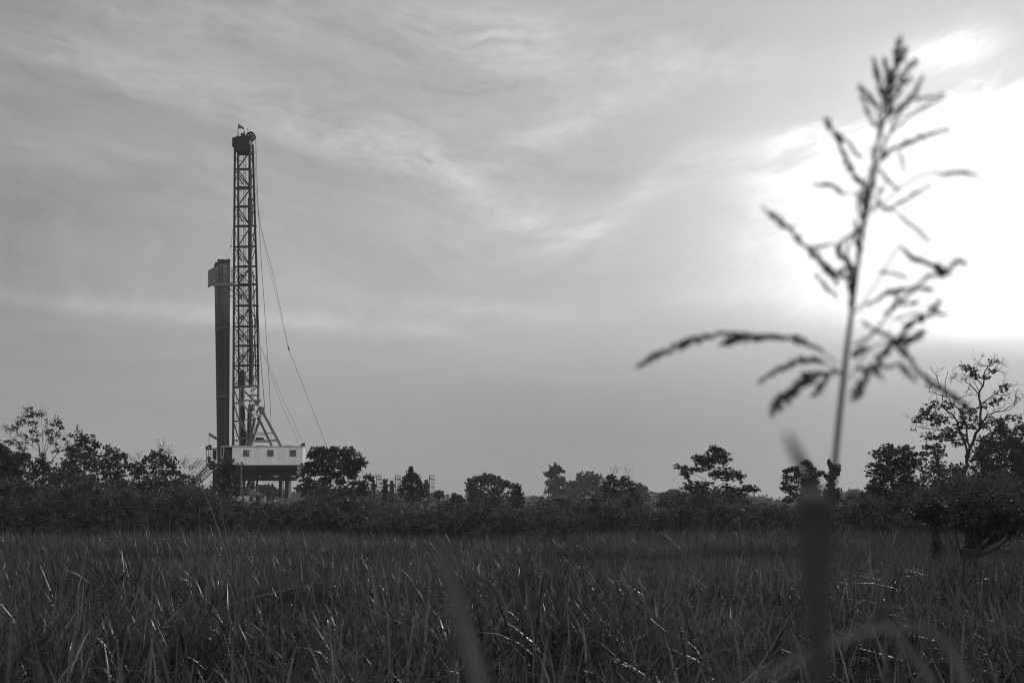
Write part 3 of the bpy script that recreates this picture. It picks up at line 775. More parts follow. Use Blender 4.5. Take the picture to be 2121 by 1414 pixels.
tree("bare_tree", "tall half bare tree with forked trunk and curling twigs on the right", 92, R8, [(745, 1000), (755, 850), (765, 740), (783, 660)],
     [(770, 118, 34, 10), (810, 145, 34, 22), (835, 180, 20, 16), (890, 185, 22, 10), (930, 140, 24, 10), (915, 85, 12, 10), (1000, 250, 24, 20), (960, 318, 34, 12), (930, 335, 40, 14), (865, 365, 24, 12),
      (520, 375, 34, 26), (570, 370, 40, 28), (560, 420, 50, 34), (600, 460, 20, 14), (490, 440, 50, 10), (660, 350, 44, 20), (640, 440, 36, 18), (780, 380, 36, 20), (790, 420, 40, 40), (740, 465, 50, 22), (800, 470, 34, 20), (670, 500, 44, 18), (660, 540, 60, 26), (700, 555, 50, 28), (560, 535, 44, 14), (600, 550, 40, 18), (720, 585, 24, 12), (870, 470, 40, 12), (1060, 430, 44, 14), (900, 440, 40, 12), (860, 480, 40, 10), (1000, 440, 30, 10)],
     leaf=0.11, seed=130, trunk_r=0.26, group=g1, cover=3.6, nob=True, tl=0.03, mini=0.5,
     limbs=[(18, [(775, 690), (770, 620), (735, 520), (690, 430), (640, 350), (610, 290)]), (20, [(783, 660), (820, 560), (845, 470), (848, 370), (842, 290), (860, 230), (885, 170), (915, 110), (915, 72)]),
            (14, [(785, 670), (775, 600), (755, 500), (730, 400), (700, 350), (660, 290), (650, 220), (660, 140)]), (10, [(790, 700), (840, 670), (900, 640), (960, 600)]),
            (10, [(848, 470), (890, 410), (960, 390), (1040, 380), (1110, 300)]), (9, [(845, 350), (890, 310), (950, 280), (1000, 290), (1050, 280)]), (8, [(850, 480), (920, 450), (1000, 430), (1090, 425)]),
            (8, [(842, 300), (800, 230), (750, 210), (770, 180), (765, 120)]), (8, [(860, 240), (830, 170), (790, 140), (745, 115)]), (7, [(885, 170), (930, 140), (990, 135), (1005, 105)]),
            (7, [(735, 520), (660, 505), (590, 500), (525, 535)]), (7, [(740, 560), (660, 560), (560, 540), (490, 575)]), (6, [(690, 430), (620, 420), (540, 440), (440, 442)]), (6, [(690, 430), (640, 370), (590, 350), (500, 355)]),
            (6, [(640, 300), (600, 280), (560, 260), (535, 250)]), (6, [(640, 240), (600, 190), (590, 150)]), (6, [(660, 290), (720, 310), (750, 300), (790, 290)]), (5, [(660, 220), (700, 190), (715, 155)]),
            (6, [(950, 280), (980, 240), (1010, 235)]), (6, [(1000, 380), (1060, 330), (1080, 270)]), (6, [(915, 110), (880, 100), (855, 78)]), (6, [(915, 110), (945, 90), (1000, 100)]), (5, [(840, 280), (800, 200), (805, 150)]),
            (6, [(750, 480), (790, 440), (790, 400), (770, 330)]), (6, [(600, 640), (560, 610), (510, 590)]), (5, [(590, 500), (540, 490), (480, 495)])],
     twigs=7)
tree("broadleaf_tree", "thick dark leafy tree behind the bare tree, cut by the right edge", 97, R8, [(1000, 1000), (1000, 760)],
     [(970, 460, 44, 24), (975, 500, 56, 30), (1000, 540, 80, 40), (880, 560, 50, 24), (930, 590, 90, 40), (1050, 600, 90, 50), (860, 630, 60, 30), (960, 660, 120, 50), (1090, 690, 90, 60), (860, 700, 56, 34), (940, 740, 110, 50), (1060, 780, 110, 60), (900, 810, 80, 44), (1000, 860, 150, 60), (840, 860, 60, 40), (1130, 500, 50, 44), (1150, 620, 90, 90), (1180, 800, 120, 100), (800, 790, 50, 40), (780, 860, 60, 44)],
     leaf=0.105, seed=131, trunk_r=0.18, group=g1, cover=3.6)
# nearer low trees standing in the grass on the right
tree("spreading_tree", "low dark flat crowned tree with slim vine wrapped trunk in the right field", 40, R8, [(590, 1290), (580, 1130), (575, 1040)],
     [(580, 960, 100, 30), (500, 980, 80, 24), (660, 985, 90, 30), (560, 1020, 110, 34), (460, 1030, 60, 16), (660, 1050, 90, 34), (590, 1070, 70, 34), (580, 1120, 26, 34), (585, 1180, 24, 40), (590, 1240, 34, 44), (600, 1290, 44, 40)],
     leaf=0.06, seed=132, trunk_r=0.18, group=g1, cover=3.6, tone=(0.5, 1.1), flat=0.5, mini=0.4)
tree("spreading_tree", "large dark drooping tree with wide vine wrapped trunk in the right field", 37, R8, [(790, 1310), (800, 1180), (810, 1090)],
     [(830, 930, 120, 34), (930, 960, 120, 40), (760, 970, 90, 34), (1020, 1000, 120, 40), (850, 1010, 140, 44), (960, 1050, 140, 44), (760, 1050, 80, 34), (1080, 1080, 100, 34), (860, 1090, 120, 40), (1120, 1030, 90, 34), (980, 1110, 110, 34), (900, 1140, 70, 26), (810, 1130, 50, 34), (803, 1190, 30, 44), (790, 1250, 32, 50), (700, 1090, 60, 24), (1020, 1130, 90, 24), (782, 1310, 44, 40), (1130, 1090, 80, 30)],
     leaf=0.06, seed=133, trunk_r=0.30, group=g1, cover=3.6, tone=(0.5, 1.1), flat=0.4, mini=0.4)

for (lab, Yb, cls, sd_) in [
    ("lacy dark bush below the open half bare tree", 92, [(300, 640, 60, 40), (380, 580, 50, 34), (430, 640, 60, 40), (340, 700, 110, 60), (460, 720, 60, 50), (300, 780, 120, 60), (400, 830, 130, 60)], 151),
    ("narrow bright edged bush right of the open half bare tree", 96, [(520, 700, 50, 40), (560, 780, 60, 50), (500, 820, 70, 50), (600, 720, 40, 40), (480, 760, 30, 40)], 152),
    ("dark bush below the tall knob topped tree", 94, [(680, 770, 90, 50), (780, 740, 80, 50), (740, 830, 130, 60), (860, 800, 80, 50), (640, 840, 90, 50)], 153),
    ("loose leaved bush below the round topped tree", 95, [(1000, 800, 90, 50), (1100, 830, 90, 50), (920, 850, 80, 50), (1180, 790, 60, 50), (1160, 860, 90, 40)], 154),
    ("dark spreading bush below the tree nearest the rig stairs", 91, [(1320, 790, 90, 40), (1420, 770, 80, 40), (1500, 800, 90, 44), (1260, 850, 100, 44), (1400, 850, 140, 50), (1560, 870, 80, 30)], 155),
    ("dark bush at the left border under the dense tree", 93, [(60, 800, 110, 60), (160, 780, 70, 50), (200, 850, 100, 50), (20, 870, 120, 60)], 156)]:
    tree("bush", lab, Yb, R4, [(cls[0][0] + 20, 1000), (cls[0][0] + 30, 860)], cls, leaf=0.12, seed=sd_, trunk_r=0.08, cat="bush", cover=2.6)

# ------------------------------------------------------------------ palms
def fan_palm(name, label, Y, tf, base_xy, crown_c, cr, seed):
    rng = np.random.default_rng(seed); s = tf.k; mpp = Y / F / s; R = cr * mpp
    top = P(*tf(*crown_c), Y); b = P(*tf(*base_xy), Y); base = Vector((b.x, Y, 0))
    root = thing(name, base, label, "palm tree", "palms on the skyline")
    w = MB(); w.tube([base, base.lerp(top, .5) + Vector((0.03 * R, 0, 0)), top], [0.10 * R, 0.07 * R, 0.06 * R], 8); w.build("trunk", M['bark'], root)
    c = MB()
    for i in range(130):
        dead = i >= 60
        a = rng.uniform(0, 2 * math.pi)
        e = rng.uniform(-1.0, 0.1) if dead else rng.uniform(-0.9, 1.5)
        L = R * (rng.uniform(0.2, 0.72) if dead else rng.uniform(0.30, 0.72))
        d = Vector((math.cos(a) * math.cos(e), math.sin(a) * math.cos(e), math.sin(e)))
        p0 = top + Vector((0, 0, rng.uniform(-1.0 * R, -0.25 * R) if dead else 0))
        hub = p0 + d * L
        c.tube([p0, hub], [0.016 * R, 0.010 * R], 4)
        side = d.cross(Vector((0, 0, 1))); side = side.normalized() if side.length > .1 else Vector((1, 0, 0))
        side = (side + Vector(rng.normal(size=3) * 0.45)).normalized()
        fr = R * (rng.uniform(0.36, 0.48) if not dead else rng.uniform(0.34, 0.46))
        for k in range(-8, 9):
            t = k / 8 * (1.7 if not dead else 0.7)
            dd = d * math.cos(t) + side * math.sin(t)
            if dead: dd = (dd * .6 + Vector((0, 0, -1.1))).normalized()
            r1 = fr * (1 - 0.15 * abs(t) / 1.9) * rng.uniform(.8, 1.1)
            ww = (side * math.cos(t) - d * math.sin(t)) * fr * 0.16
            tip = hub + dd * r1 + Vector((0, 0, -0.22 * r1))
            mid = hub + dd * r1 * 0.55
            c.add([tuple(hub), tuple(mid + ww), tuple(tip), tuple(mid - ww)], [(0, 1, 2, 3)])
    c.build("crown", M['leaf'], root)
fan_palm("fan_palm", "tall fan palm with ball of leaves and hanging dead fronds on the skyline", 330, R6, (965, 640), (972, 395), 124, 9)
def feather_palm(label, Y, tf, cx, cy, L, n, seed, group):
    rng = np.random.default_rng(seed); s = tf.k; mpp = Y / F / s
    top = P(*tf(cx, cy), Y); base = Vector((top.x, Y, 0))
    root = thing("feather_palm", base, label, "palm tree", group)
    w = MB(); w.tube([base, top], [0.2, 0.13], 6); w.build("trunk", M['bark'], root)
    c = MB()
    for i in range(n):
        a = rng.uniform(0, 2 * math.pi); up = rng.uniform(0.1, 1.3); LL = L * mpp * rng.uniform(.8, 1.1)
        d = Vector((math.cos(a), math.sin(a), 0))
        pts = []
        for k in range(9):
            t = k / 8
            pts.append(top + d * LL * t * (1 - .2 * up) + Vector((0, 0, LL * (up * t - (up * .5 + 0.75) * t * t))))
        c.tube(pts, [0.035 * (1 - k / 10) for k in range(9)], 4)
        sd_ = d.cross(Vector((0, 0, 1)))
        for k in range(1, 9):
            for j in (0, .5):
                p = pts[k - 1].lerp(pts[k], j)
                for q in (-1, 1):
                    e = p + sd_ * q * LL * .16 + d * LL * .08 - Vector((0, 0, LL * .13 * rng.uniform(.6, 1.3)))
                    c.add([tuple(p - d * .06), tuple(p + d * .1), tuple(e + d * .05), tuple(e)], [(0, 1, 2, 3)])
    c.build("crown", M['leaf'], root)
feather_palm("small feather leaved palm peeping out left of the fan palm trunk", 320, R6, 905, 545, 62, 14, 3, "palms on the skyline")

# ------------------------------------------------------------------ banana plants
def banana(label, Y, tf, cx, cyb, leaves, seed):
    rng = np.random.default_rng(seed)
    b = P(*tf(cx, cyb), Y); root = thing("banana_plant", (b.x, Y, 0), label, "banana plant", "banana plants by the field edge")
    w = MB(); w.tube([(b.x, Y, 0), tuple(b)], [0.12, 0.08], 7); w.build("stem", M['bark'], root)
    for (x1, y1, x2, y2, wd) in leaves:
        c = MB(); p0 = b; p1 = P(*tf(x1, y1), Y + rng.normal() * .2); p2 = P(*tf(x2, y2), Y + rng.normal() * .3)
        n = 10; pts = [p0.lerp(p1, t) * (1 - t) + p1.lerp(p2, t) * t for t in [i / n for i in range(n + 1)]]
        mpp = Y / F / tf.k
        L = []; 
        for i, p in enumerate(pts):
            t = i / n; d = (pts[min(i + 1, n)] - pts[max(i - 1, 0)]).normalized()
            sdv = d.cross(Vector((0.2, 1, 0))).normalized()
            ww = wd * mpp * (math.sin(math.pi * min(1, max(0.02, (t - .15) / .85)) ** .8) * .5 + 0.03)
            L.append((p + sdv * ww + Vector((0, -.3 * ww, -0.2 * ww)), p, p - sdv * ww + Vector((0, -.3 * ww, -0.2 * ww))))
        vs = [tuple(q) for tri in L for q in tri]
        fs = []
        for i in range(n):
            a = 3 * i; fs += [(a, a + 1, a + 4, a + 3), (a + 1, a + 2, a + 5, a + 4)]
        c.add(vs, fs); c.tube([tuple(p) for p in pts], [0.03 * (1 - i / 12) for i in range(n + 1)], 4)
        c.build("leaf", M['leaf'], root)
banana("banana plant with one upright furled leaf right of the layered tree", 86, R7, 1075, 960,
       [(1075, 880, 1088, 805, 16), (1100, 860, 1220, 860, 26), (1050, 880, 990, 850, 26), (1120, 900, 1200, 940, 26), (1040, 920, 960, 940, 24), (1110, 860, 1160, 850, 20)], 1)
banana("banana plant of short drooping leaves between the other two banana plants", 87, R7, 1180, 990,
       [(1190, 900, 1215, 870, 22), (1230, 900, 1290, 960, 26), (1150, 920, 1080, 960, 24), (1200, 930, 1250, 1000, 24)], 2)
banana("banana plant with spread arching leaves left of the blurred reed leaf", 85, R7, 1350, 990,
       [(1340, 900, 1275, 885, 24), (1380, 900, 1440, 850, 26), (1360, 890, 1362, 855, 20), (1400, 910, 1480, 900, 26), (1310, 930, 1240, 980, 24), (1400, 950, 1460, 1000, 26)], 3)

# ================================================================== the drilling rig
YR = 210.0
MPR = YR / F
def Q(px, py, dy=0.0): return P(px, py, YR + dy)
rig_base = Q(512, 1043); rig_base.z = 0
rig = thing("drilling_rig", rig_base, "tall lattice mast drilling rig on dark raised substructure", "drilling rig")
def W(n): return n * MPR     # photo pixels -> metres at the rig

# mast: four legs, each its own part
yf, yb = -1.3, 1.3
legs = {
    'A': [(486.6, 300), (484.6, 590), (483.0, 925)],
    'B': [(492.8, 300), (494.0, 590), (494.5, 800)],
    'C': [(517.0, 300), (518.3, 590), (520.5, 800)],
    'D': [(523.4, 300), (532.2, 590), (535.2, 800), (535.0, 836)],
}
def legx(k, y):
    L = legs[k]
    for (x0, y0), (x1, y1) in zip(L, L[1:]):
        if y <= y1: return x0 + (x1 - x0) * (y - y0) / (y1 - y0)
    return L[-1][0]
dyk = dict(A=yf, B=yb, C=yf, D=yb)
lw = dict(A=4.2, B=3.6, C=5.0, D=4.2)
for k, L in legs.items():
    b = MB()
    for (p, q) in zip(L, L[1:]): b.beam(Q(*p, dyk[k]), Q(*q, dyk[k]), W(lw[k]), 0.3, up=(0, 1, 0))
    b.build("mast_leg", M['steel'], rig)
levels = [312, 350.5, 389.5, 428, 468.5, 511, 552, 590, 633, 676, 716, 757, 800]
b = MB()
for i, y in enumerate(levels):
    th = 4.2 if i in (2, 7) else 2.0
    for (k, l) in (('B', 'D'), ('A', 'C')):
        if k == 'A' and i in (1,): pass
        b.beam(Q(legx(k, y), y + (1.2 if k == 'A' else -1.2), dyk[k]), Q(legx(l, y), y + (1.2 if k == 'A' else -1.2), dyk[l]), W(th + .4), 0.2)
    for (k, l) in (('A', 'B'), ('C', 'D')):
        b.beam(Q(legx(k, y), y, dyk[k]), Q(legx(l, y), y, dyk[l]), W(1.8), 0.2)
    if i in (4, 8, 11): b.beam(Q(legx('D', y) - 2, y, yb), Q(legx('D', y) + 3.2, y, yb), W(2.6), 0.4)
for i in range(len(levels) - 1):
    y0, y1 = levels[i] + 2, levels[i + 1] - 2
    fwd = i % 2 == 0
    for (k, l) in (('B', 'C'),):
        a, c = (y1, y0) if fwd else (y0, y1)
        b.beam(Q(legx('B', a), a, yb), Q(legx('C', c) + 1, c, yb), W(2.3), 0.15)
    if not fwd or i > 5:
        b.beam(Q(legx('A', y0), y0 + 1, yf), Q(legx('C', y1), y1, yf), W(2.0), 0.15)
        ym = (y0 + y1) / 2
        b.beam(Q(legx('A', y0) + 9, y0 + 16, yf), Q(legx('A', y0) + 17, y0 + 29, yf), W(2.6), 0.15)
    if i > 5:
        b.beam(Q(legx('A', y1), y1 + 1, yf), Q(legx('C', y0), y0, yf), W(1.3), 0.12)
        b.beam(Q(legx('B', (y0 + y1) / 2), (y0 + y1) / 2, yb), Q(legx('D', (y0 + y1) / 2), (y0 + y1) / 2, yb), W(1.1), 0.1)
    # side faces
    a, c = (y1, y0) if i % 2 else (y0, y1)
    b.beam(Q(legx('C', a), a, yf), Q(legx('D', c), c, yb), W(1.4), 0.1)
    b.beam(Q(legx('A', a), a, yf), Q(legx('B', c), c, yb), W(0.9), 0.1)
# long inner stays running down to the right hand leg
b.beam(Q(520.5, 352, 0), Q(523.5, 466, 0), W(1.4), 0.1)
b.beam(Q(523, 430, 0), Q(518, 545, 0), W(1.4), 0.1)
b.beam(Q(527, 470, 0), Q(519, 550, 0), W(1.4), 0.1)
b.beam(Q(531, 640, 0), Q(522, 800, 0), W(1.6), 0.1)
b.beam(Q(524, 560, 0), Q(531, 790, 0), W(1.5), 0.1)
b.beam(Q(523, 660, 0), Q(524, 790, 0), W(1.5), 0.1)
# bottom of outer left face down to the floor
for (ya, yc) in ((805, 835), (835, 872), (872, 912)):
    b.beam(Q(483.6, ya, yf), Q(495.5, yc, yf), W(2.0), 0.15)
    b.beam(Q(483.4, yc, yf), Q(495, yc, yf), W(2.6), 0.2)
for y in (795, 803, 912): b.beam(Q(483.6, y, yf), Q(496, y, yf), W(1.8), 0.15)
b.build("mast_brace", M['steel'], rig)

# caged ladder, guide pipes, hoses
b = MB()
for x in (496.0, 499.6): b.beam(Q(x, 306, 0.4), Q(x - 1.2, 920, 0.4), W(0.55), 0.05)
for y in np.arange(312, 918, 5.2): b.beam(Q(495.8, y, 0.4), Q(499.6, y, 0.4), W(0.5), 0.04)
for y in np.arange(318, 918, 15.5):
    b.beam(Q(494.5, y, -0.3), Q(502.5, y, -0.3), W(0.7), 0.05)
    b.beam(Q(494.5, y, -0.3), Q(494.5, y, 0.4), W(0.6), 0.05)
    b.beam(Q(502.5, y, -0.3), Q(502.5, y, 0.4), W(0.6), 0.05)
b.build("caged_ladder", M['steel'], rig)
for (x0, x1, y0, y1, w) in ((503.8, 504.5, 306, 780, 1.4), (508.3, 509.0, 306, 800, 1.1), (511.0, 512.5, 306, 800, 0.6), (506.2, 506.6, 306, 770, 0.5), (515.2, 517.0, 410, 800, 4.6), (520.8, 522.5, 410, 800, 2.0), (488.6, 489.6, 600, 920, 0.8), (501.0, 502.0, 560, 770, 1.7), (526.5, 529.0, 600, 800, 1.3), (511.5, 512.5, 600, 770, 2.2)):
    b = MB(); b.tube([Q(x0, y0, 0.1), Q(x1, y1, 0.1)], W(w) / 2, 6); b.build("standpipe", M['steel'], rig)
# travelling block and top drive
b = MB()
b.box(tuple(Q(495.5, 797, -.6)), tuple(Q(508.5, 771, 0.6)))
b.box(tuple(Q(497.5, 773, -.4)), tuple(Q(506.5, 767, 0.4)))
b.box(tuple(Q(497.0, 845, -.5)), tuple(Q(507.0, 797, 0.5)))
b.tube([Q(502, 845, 0), Q(502, 880, 0)], 0.28, 8)
b.tube([Q(499, 845, .2), Q(498.5, 866, .2), Q(500, 880, .2)], 0.10, 6)
b.tube([Q(505.5, 845, -.2), Q(507, 862, -.2), Q(504, 880, -.2)], 0.10, 6)
b.box(tuple(Q(498.5, 893, -.5)), tuple(Q(508.5, 878, 0.5)))
b.build("travelling_block", M['steel'], rig)
b = MB()
b.box(tuple(Q(511, 925, .8)), tuple(Q(522, 848, 1.6))); b.box(tuple(Q(514, 850, .8)), tuple(Q(527, 838, 1.6)))
b.box(tuple(Q(518, 800, .3)), tuple(Q(526, 780, 1.2)))
b.box(tuple(Q(498, 925, .9)), tuple(Q(512, 892, 1.7)))
b.build_each("winch_housing", M['steel'], rig)

# crown block with railing, sheave, beacon and flag
b = MB()
b.box(tuple(Q(486.8, 312, -1.5)), tuple(Q(523.8, 294.5, 1.5)))
b.box(tuple(Q(485.8, 303, -1.7)), tuple(Q(490, 296.5, 1.7)))
b.box(tuple(Q(489.5, 296, -1.4)), tuple(Q(523.8, 291.5, 1.4)))
b.box(tuple(Q(498.5, 293, -1.0)), tuple(Q(511, 283, 1.0)))
b.box(tuple(Q(484.2, 318.5, -1.6)), tuple(Q(488, 314.5, -1.0)))
b.build("crown_block", M['steel'], rig)
b = MB()
c0 = Q(519.3, 283.2, 0); R0 = W(10.0)
n = 36
for rr0, rr1, yy in ((R0 * 0.74, R0, 0.28), (0.0, R0 * 0.36, 0.34)):
    for k in range(n):
        a0, a1 = 2 * math.pi * k / n, 2 * math.pi * (k + 1) / n
        ring = []
        for yv in (-yy, yy):
            for rad_, an in ((rr0, a0), (rr1, a0), (rr1, a1), (rr0, a1)):
                ring.append((c0.x + rad_ * math.cos(an), c0.y + yv, c0.z + rad_ * math.sin(an)))
        b.add(ring, [(0, 1, 2, 3), (7, 6, 5, 4), (1, 5, 6, 2), (3, 7, 4, 0)])
for k in range(7):
    a = 2 * math.pi * k / 7 + 0.3
    b.beam(c0, c0 + Vector((math.cos(a), 0, math.sin(a))) * R0 * 0.85, W(2.6), 0.3, up=(0, 1, 0))
b.box(tuple(Q(517.4, 274.4, -.2)), tuple(Q(519.2, 272, .2))); b.box(tuple(Q(528.5, 285, -.2)), tuple(Q(530.6, 283, .2)))
crown_sheave = b.build("sheave", M['steel'], rig)
b = MB()
for x in (487.6, 489.6, 492.4, 496.6): b.beam(Q(x, 296, -1.2), Q(x, 282.5, -1.2), W(0.8), 0.06)
b.beam(Q(487.4, 282.6, -1.2), Q(497, 282.6, -1.2), W(.8), .06); b.beam(Q(487.4, 288.5, -1.2), Q(497, 288.5, -1.2), W(.6), .06)
b.beam(Q(494, 278.2, 1.2), Q(509, 278.2, 1.2), W(.8), .06); b.beam(Q(500.8, 284, 1.2), Q(500.8, 278, 1.2), W(.9), .06); b.beam(Q(487.4, 289, 1.2), Q(487.4, 282.6, -1.2), W(.6), .06)
b.build("crown_railing", M['steel'], rig)
b = MB()
b.box(tuple(Q(504.2, 278.5, -.2)), tuple(Q(507.6, 272.6, .2))); b.beam(Q(507.0, 284, 0), Q(505.5, 277, 0), W(1.4), .1)
b.build("beacon", M['steel'], rig)
b = MB(); b.tube([Q(512.6, 276, 0), Q(512.6, 267.5, 0)], W(.35), 5); b.tube([Q(512.6, 267.8, 0), Q(512.6, 266.4, 0)], W(.9), 6); b.build("lightning_rod", M['steel'], rig)
b = MB(); b.tube([Q(492.4, 296, -.6), Q(492.6, 276, -.6), Q(494.0, 257, -.6)], [W(1.1), W(.9), W(.4)], 6)
pole = b.build("flagpole", M['steel'], rig)
b = MB()
NU, NV = 8, 5
vs = []
for i in range(NU + 1):
    u = i / NU
    xt, yt = 493.9 + u * 12.2, 257.4 + u * 8.6 - 1.2 * math.sin(u * 3.1)
    xb, yb_ = 492.6 + u * 13.2, 267.8 + u * 0.8 - 1.6 * math.sin(u * 3.1)
    for j in range(NV + 1):
        v = j / NV
        vs.append(tuple(Q(xt + (xb - xt) * v, yt + (yb_ - yt) * v, -.6 + 0.22 * math.sin(u * 7 + v * 2))))
fs = [(i * (NV + 1) + j, (i + 1) * (NV + 1) + j, (i + 1) * (NV + 1) + j + 1, i * (NV + 1) + j + 1) for i in range(NU) for j in range(NV)]
b.add(vs, fs)
fl = b.build("flag", M['cloth'], rig, True)

# racking board half way up, with its windscreen panel and railing
b = MB()
b.box(tuple(Q(441, 592.5, -1.9)), tuple(Q(488, 585.5, -1.4)))
b.box(tuple(Q(443, 590, 1.2)), tuple(Q(488, 586, 1.6)))
for (xa, ya, xb2, yb2) in ((431, 594, 444, 588), (441, 590, 441, 588)):
    b.beam(Q(xa, ya, 1.2), Q(xb2, yb2, -1.5), W(2.5), .15)
b.beam(Q(469, 594, -1.0), Q(486, 603, -1.0), W(1.5), .12); b.beam(Q(476, 612, .8), Q(486, 616, .8), W(1.8), .12)
b.beam(Q(476, 600, .8), Q(492, 612, .8), W(1.2), .1)
b.build("racking_board", M['steel2'], rig)
b = MB()
A0, A1, A2, A3 = Q(430.8, 593.5, 1.6), Q(444.5, 586.5, -1.6), Q(444.5, 552.5, -1.6), Q(430.8, 560.5, 1.6)
off = Vector((0.06, 0.02, 0))
b.add([tuple(v) for v in (A0, A1, A2, A3, A0 + off, A1 + off, A2 + off, A3 + off)], [(0, 1, 2, 3), (7, 6, 5, 4), (0, 4, 5, 1), (1, 5, 6, 2), (2, 6, 7, 3), (3, 7, 4, 0)])
b.build("windscreen_panel", M['steel2'], rig)
b = MB()
for y in (553.5, 560.5, 567.5, 574.5): b.beam(Q(444, y, -1.7), Q(485, y + .5, -1.7), W(.75), .05)
for x in (444.3, 460, 474, 484.5): b.beam(Q(x, 586, -1.7), Q(x, 553.5, -1.7), W(.9), .05)
b.build("board_railing", M['steel2'], rig); b = MB()
for y in (556, 563, 571): b.beam(Q(474, y, 1.5), Q(486, y, 1.5), W(.8), .05)
for x in (476, 479.5, 482): b.beam(Q(x, 586, 1.5), Q(x, 556, 1.5), W(.6), .05)
b.build("board_railing", M['steel2'], rig)

# lighter coloured lower mast section
b = MB()
U = lambda x, y, d=-1.9: Q(*RA(x, y), d)
def ub_(x0, y0, x1, y1, w, d=-1.9, e=None): b.beam(U(x0, y0, d), U(x1, y1, d if e is None else e), w / 8.317 * MPR, 0.22, up=(0, 1, 0))
ub_(135, 310, 135, 1365, 26); ub_(452, 300, 452, 670, 30)
ub_(120, 328, 470, 328, 26); ub_(120, 575, 350, 575, 24); ub_(310, 485, 460, 485, 24); ub_(140, 908, 395, 908, 20); ub_(130, 1225, 290, 1225, 20)
ub_(150, 355, 370, 560, 30); ub_(430, 350, 320, 430, 15); ub_(150, 565, 230, 500, 15)
ub_(150, 600, 370, 850, 30); ub_(150, 940, 280, 1180, 30); ub_(310, 560, 310, 1160, 14, -1.6)
ub_(400, 870, 290, 1365, 40); ub_(280, 1160, 240, 1365, 26)
b.add([tuple(U(x, y, d)) for d in (-2.0, -1.7) for (x, y) in ((370, 565), (468, 565), (470, 668), (400, 655))], [(0, 1, 2, 3), (7, 6, 5, 4), (0, 4, 5, 1), (1, 5, 6, 2), (2, 6, 7, 3), (3, 7, 4, 0)])
b.build("lower_mast_frame", M['steel2'], rig)
b = MB()
for x in (345, 375): ub_(x, 300, x - 20, 1365, 6, -2.3)
for y in range(310, 1360, 84): ub_(300, y, 400, y, 4, -2.4)
for x in (316, 398): ub_(x, 600, x, 1200, 4, -2.5)
b.build("lower_ladder", M['steel2'], rig)
# A-frame struts behind the mast
for (x0, y0, x1, y1, w, d, nm) in ((548, 800, 855, 1375, 46, -1.6, "frame_strut"), (480, 915, 700, 1375, 40, 1.4, "frame_strut"), (485, 900, 360, 1240, 42, -1.6, "frame_strut"), (385, 1180, 310, 1375, 44, -1.5, "frame_strut")):
    b = MB(); ub_(x0, y0, x1, y1, w, d); b.build(nm, M['steel2'], rig)
b = MB()
ub_(385, 1265, 770, 1262, 26, -1.3); ub_(385, 1292, 640, 1292, 14, -1.3)
ub_(410, 1125, 710, 1140, 12, 1.0); ub_(400, 1160, 600, 1165, 14, 1.0)
b.build_each("frame_cross_beam", M['steel2'], rig)
b = MB(); b.box(tuple(U(410, 1250, -1.2)), tuple(U(558, 1215, .4))); b.build("drum_cover", M['steel'], rig)
b = MB()
hx = [(470, 690), (480, 668), (565, 690), (568, 790), (545, 815), (500, 830), (470, 790)]
vv = [tuple(U(x, y, d)) for d in (-1.9, 0.4) for x, y in hx]; m_ = len(hx)
b.add(vv, [(i, (i + 1) % m_, (i + 1) % m_ + m_, i + m_) for i in range(m_)] + [(0, 1, 2, 3), (0, 3, 4, 5), (0, 5, 6, 0)][:2] + [(m_ + 3, m_ + 2, m_ + 1, m_), (m_ + 5, m_ + 4, m_ + 3, m_)])
b.add([tuple(U(x, y, -1.92)) for x, y in ((470, 690), (500, 830), (470, 790), (468, 740))], [(0, 1, 2, 3)])
b.build("sheave_housing", M['steel2'], rig)
b = MB(); ub_(470, 690, 425, 800, 30, -2.0); ub_(425, 820, 510, 855, 26, -2.0); ub_(455, 860, 480, 930, 60, -1.5); b.box(tuple(U(472, 595, -1.2)), tuple(U(506, 568, -.6))); b.build_each("frame_bracket", M['steel2'], rig)

# drill floor and substructure
b = MB()
b.box(tuple(Q(433, 972, -1.6)), tuple(Q(634, 963.2, 7.5)))
b.box(tuple(Q(486, 983.5, -1.2)), tuple(Q(632, 971, 7.2)))
b.box(tuple(Q(450, 963, -1.0)), tuple(Q(482, 930, 5.0)))
for x in (517.6, 560.8, 605.6): b.box(tuple(Q(x - .8, 972, -1.75)), tuple(Q(x + .8, 966, -1.6)))
b.build("drill_floor", M['steel'], rig)
b = MB()
for (x0, x1) in ((503, 509), (513, 516.5), (521, 524), (528, 534.6), (545, 548), (550.5, 553), (558.5, 562), (578, 585), (587.5, 590), (591, 603.5), (618, 620)):
    b.box(tuple(Q(x0, 988, -.5)), tuple(Q(x1, 983, 3.0)))
b.build("floor_bracket", M['steel'], rig)
b = MB(); b.box(tuple(Q(500, 995, -1.3)), tuple(Q(615.8, 987.2, 0.2))); b.build("substructure_beam", M['steel'], rig)
for (x0, x1, y0, d0, d1) in ((577.8, 585.8, 983, -.9, .3), (590.2, 603.8, 983, -1.3, 1.2), (530.4, 534.8, 994, -.9, -.3), (503, 509, 983, -1, 0), (515, 517.5, 994, -.6, 0), (523.5, 527.5, 994, 3, 3.6), (586.8, 588.2, 994, 2, 2.2)):
    b = MB(); q0 = Q(x0, y0, d0); q1 = Q(x1, y0, d1)
    b.box((q0.x, q0.y, 0), (q1.x, q1.y, q0.z)); b.build("substructure_leg", M['steel'], rig)
b = MB()
for (x0, y0, x1, y1) in ((440, 1060, 480, 965), (480, 1060, 440, 965), (444, 1010, 500, 1010), (444, 1035, 500, 1035), (500, 1055, 515, 995)):
    b.beam(Q(x0, y0, 0), Q(x1, y1, 0), W(3.2), .3, up=(0, 1, 0))
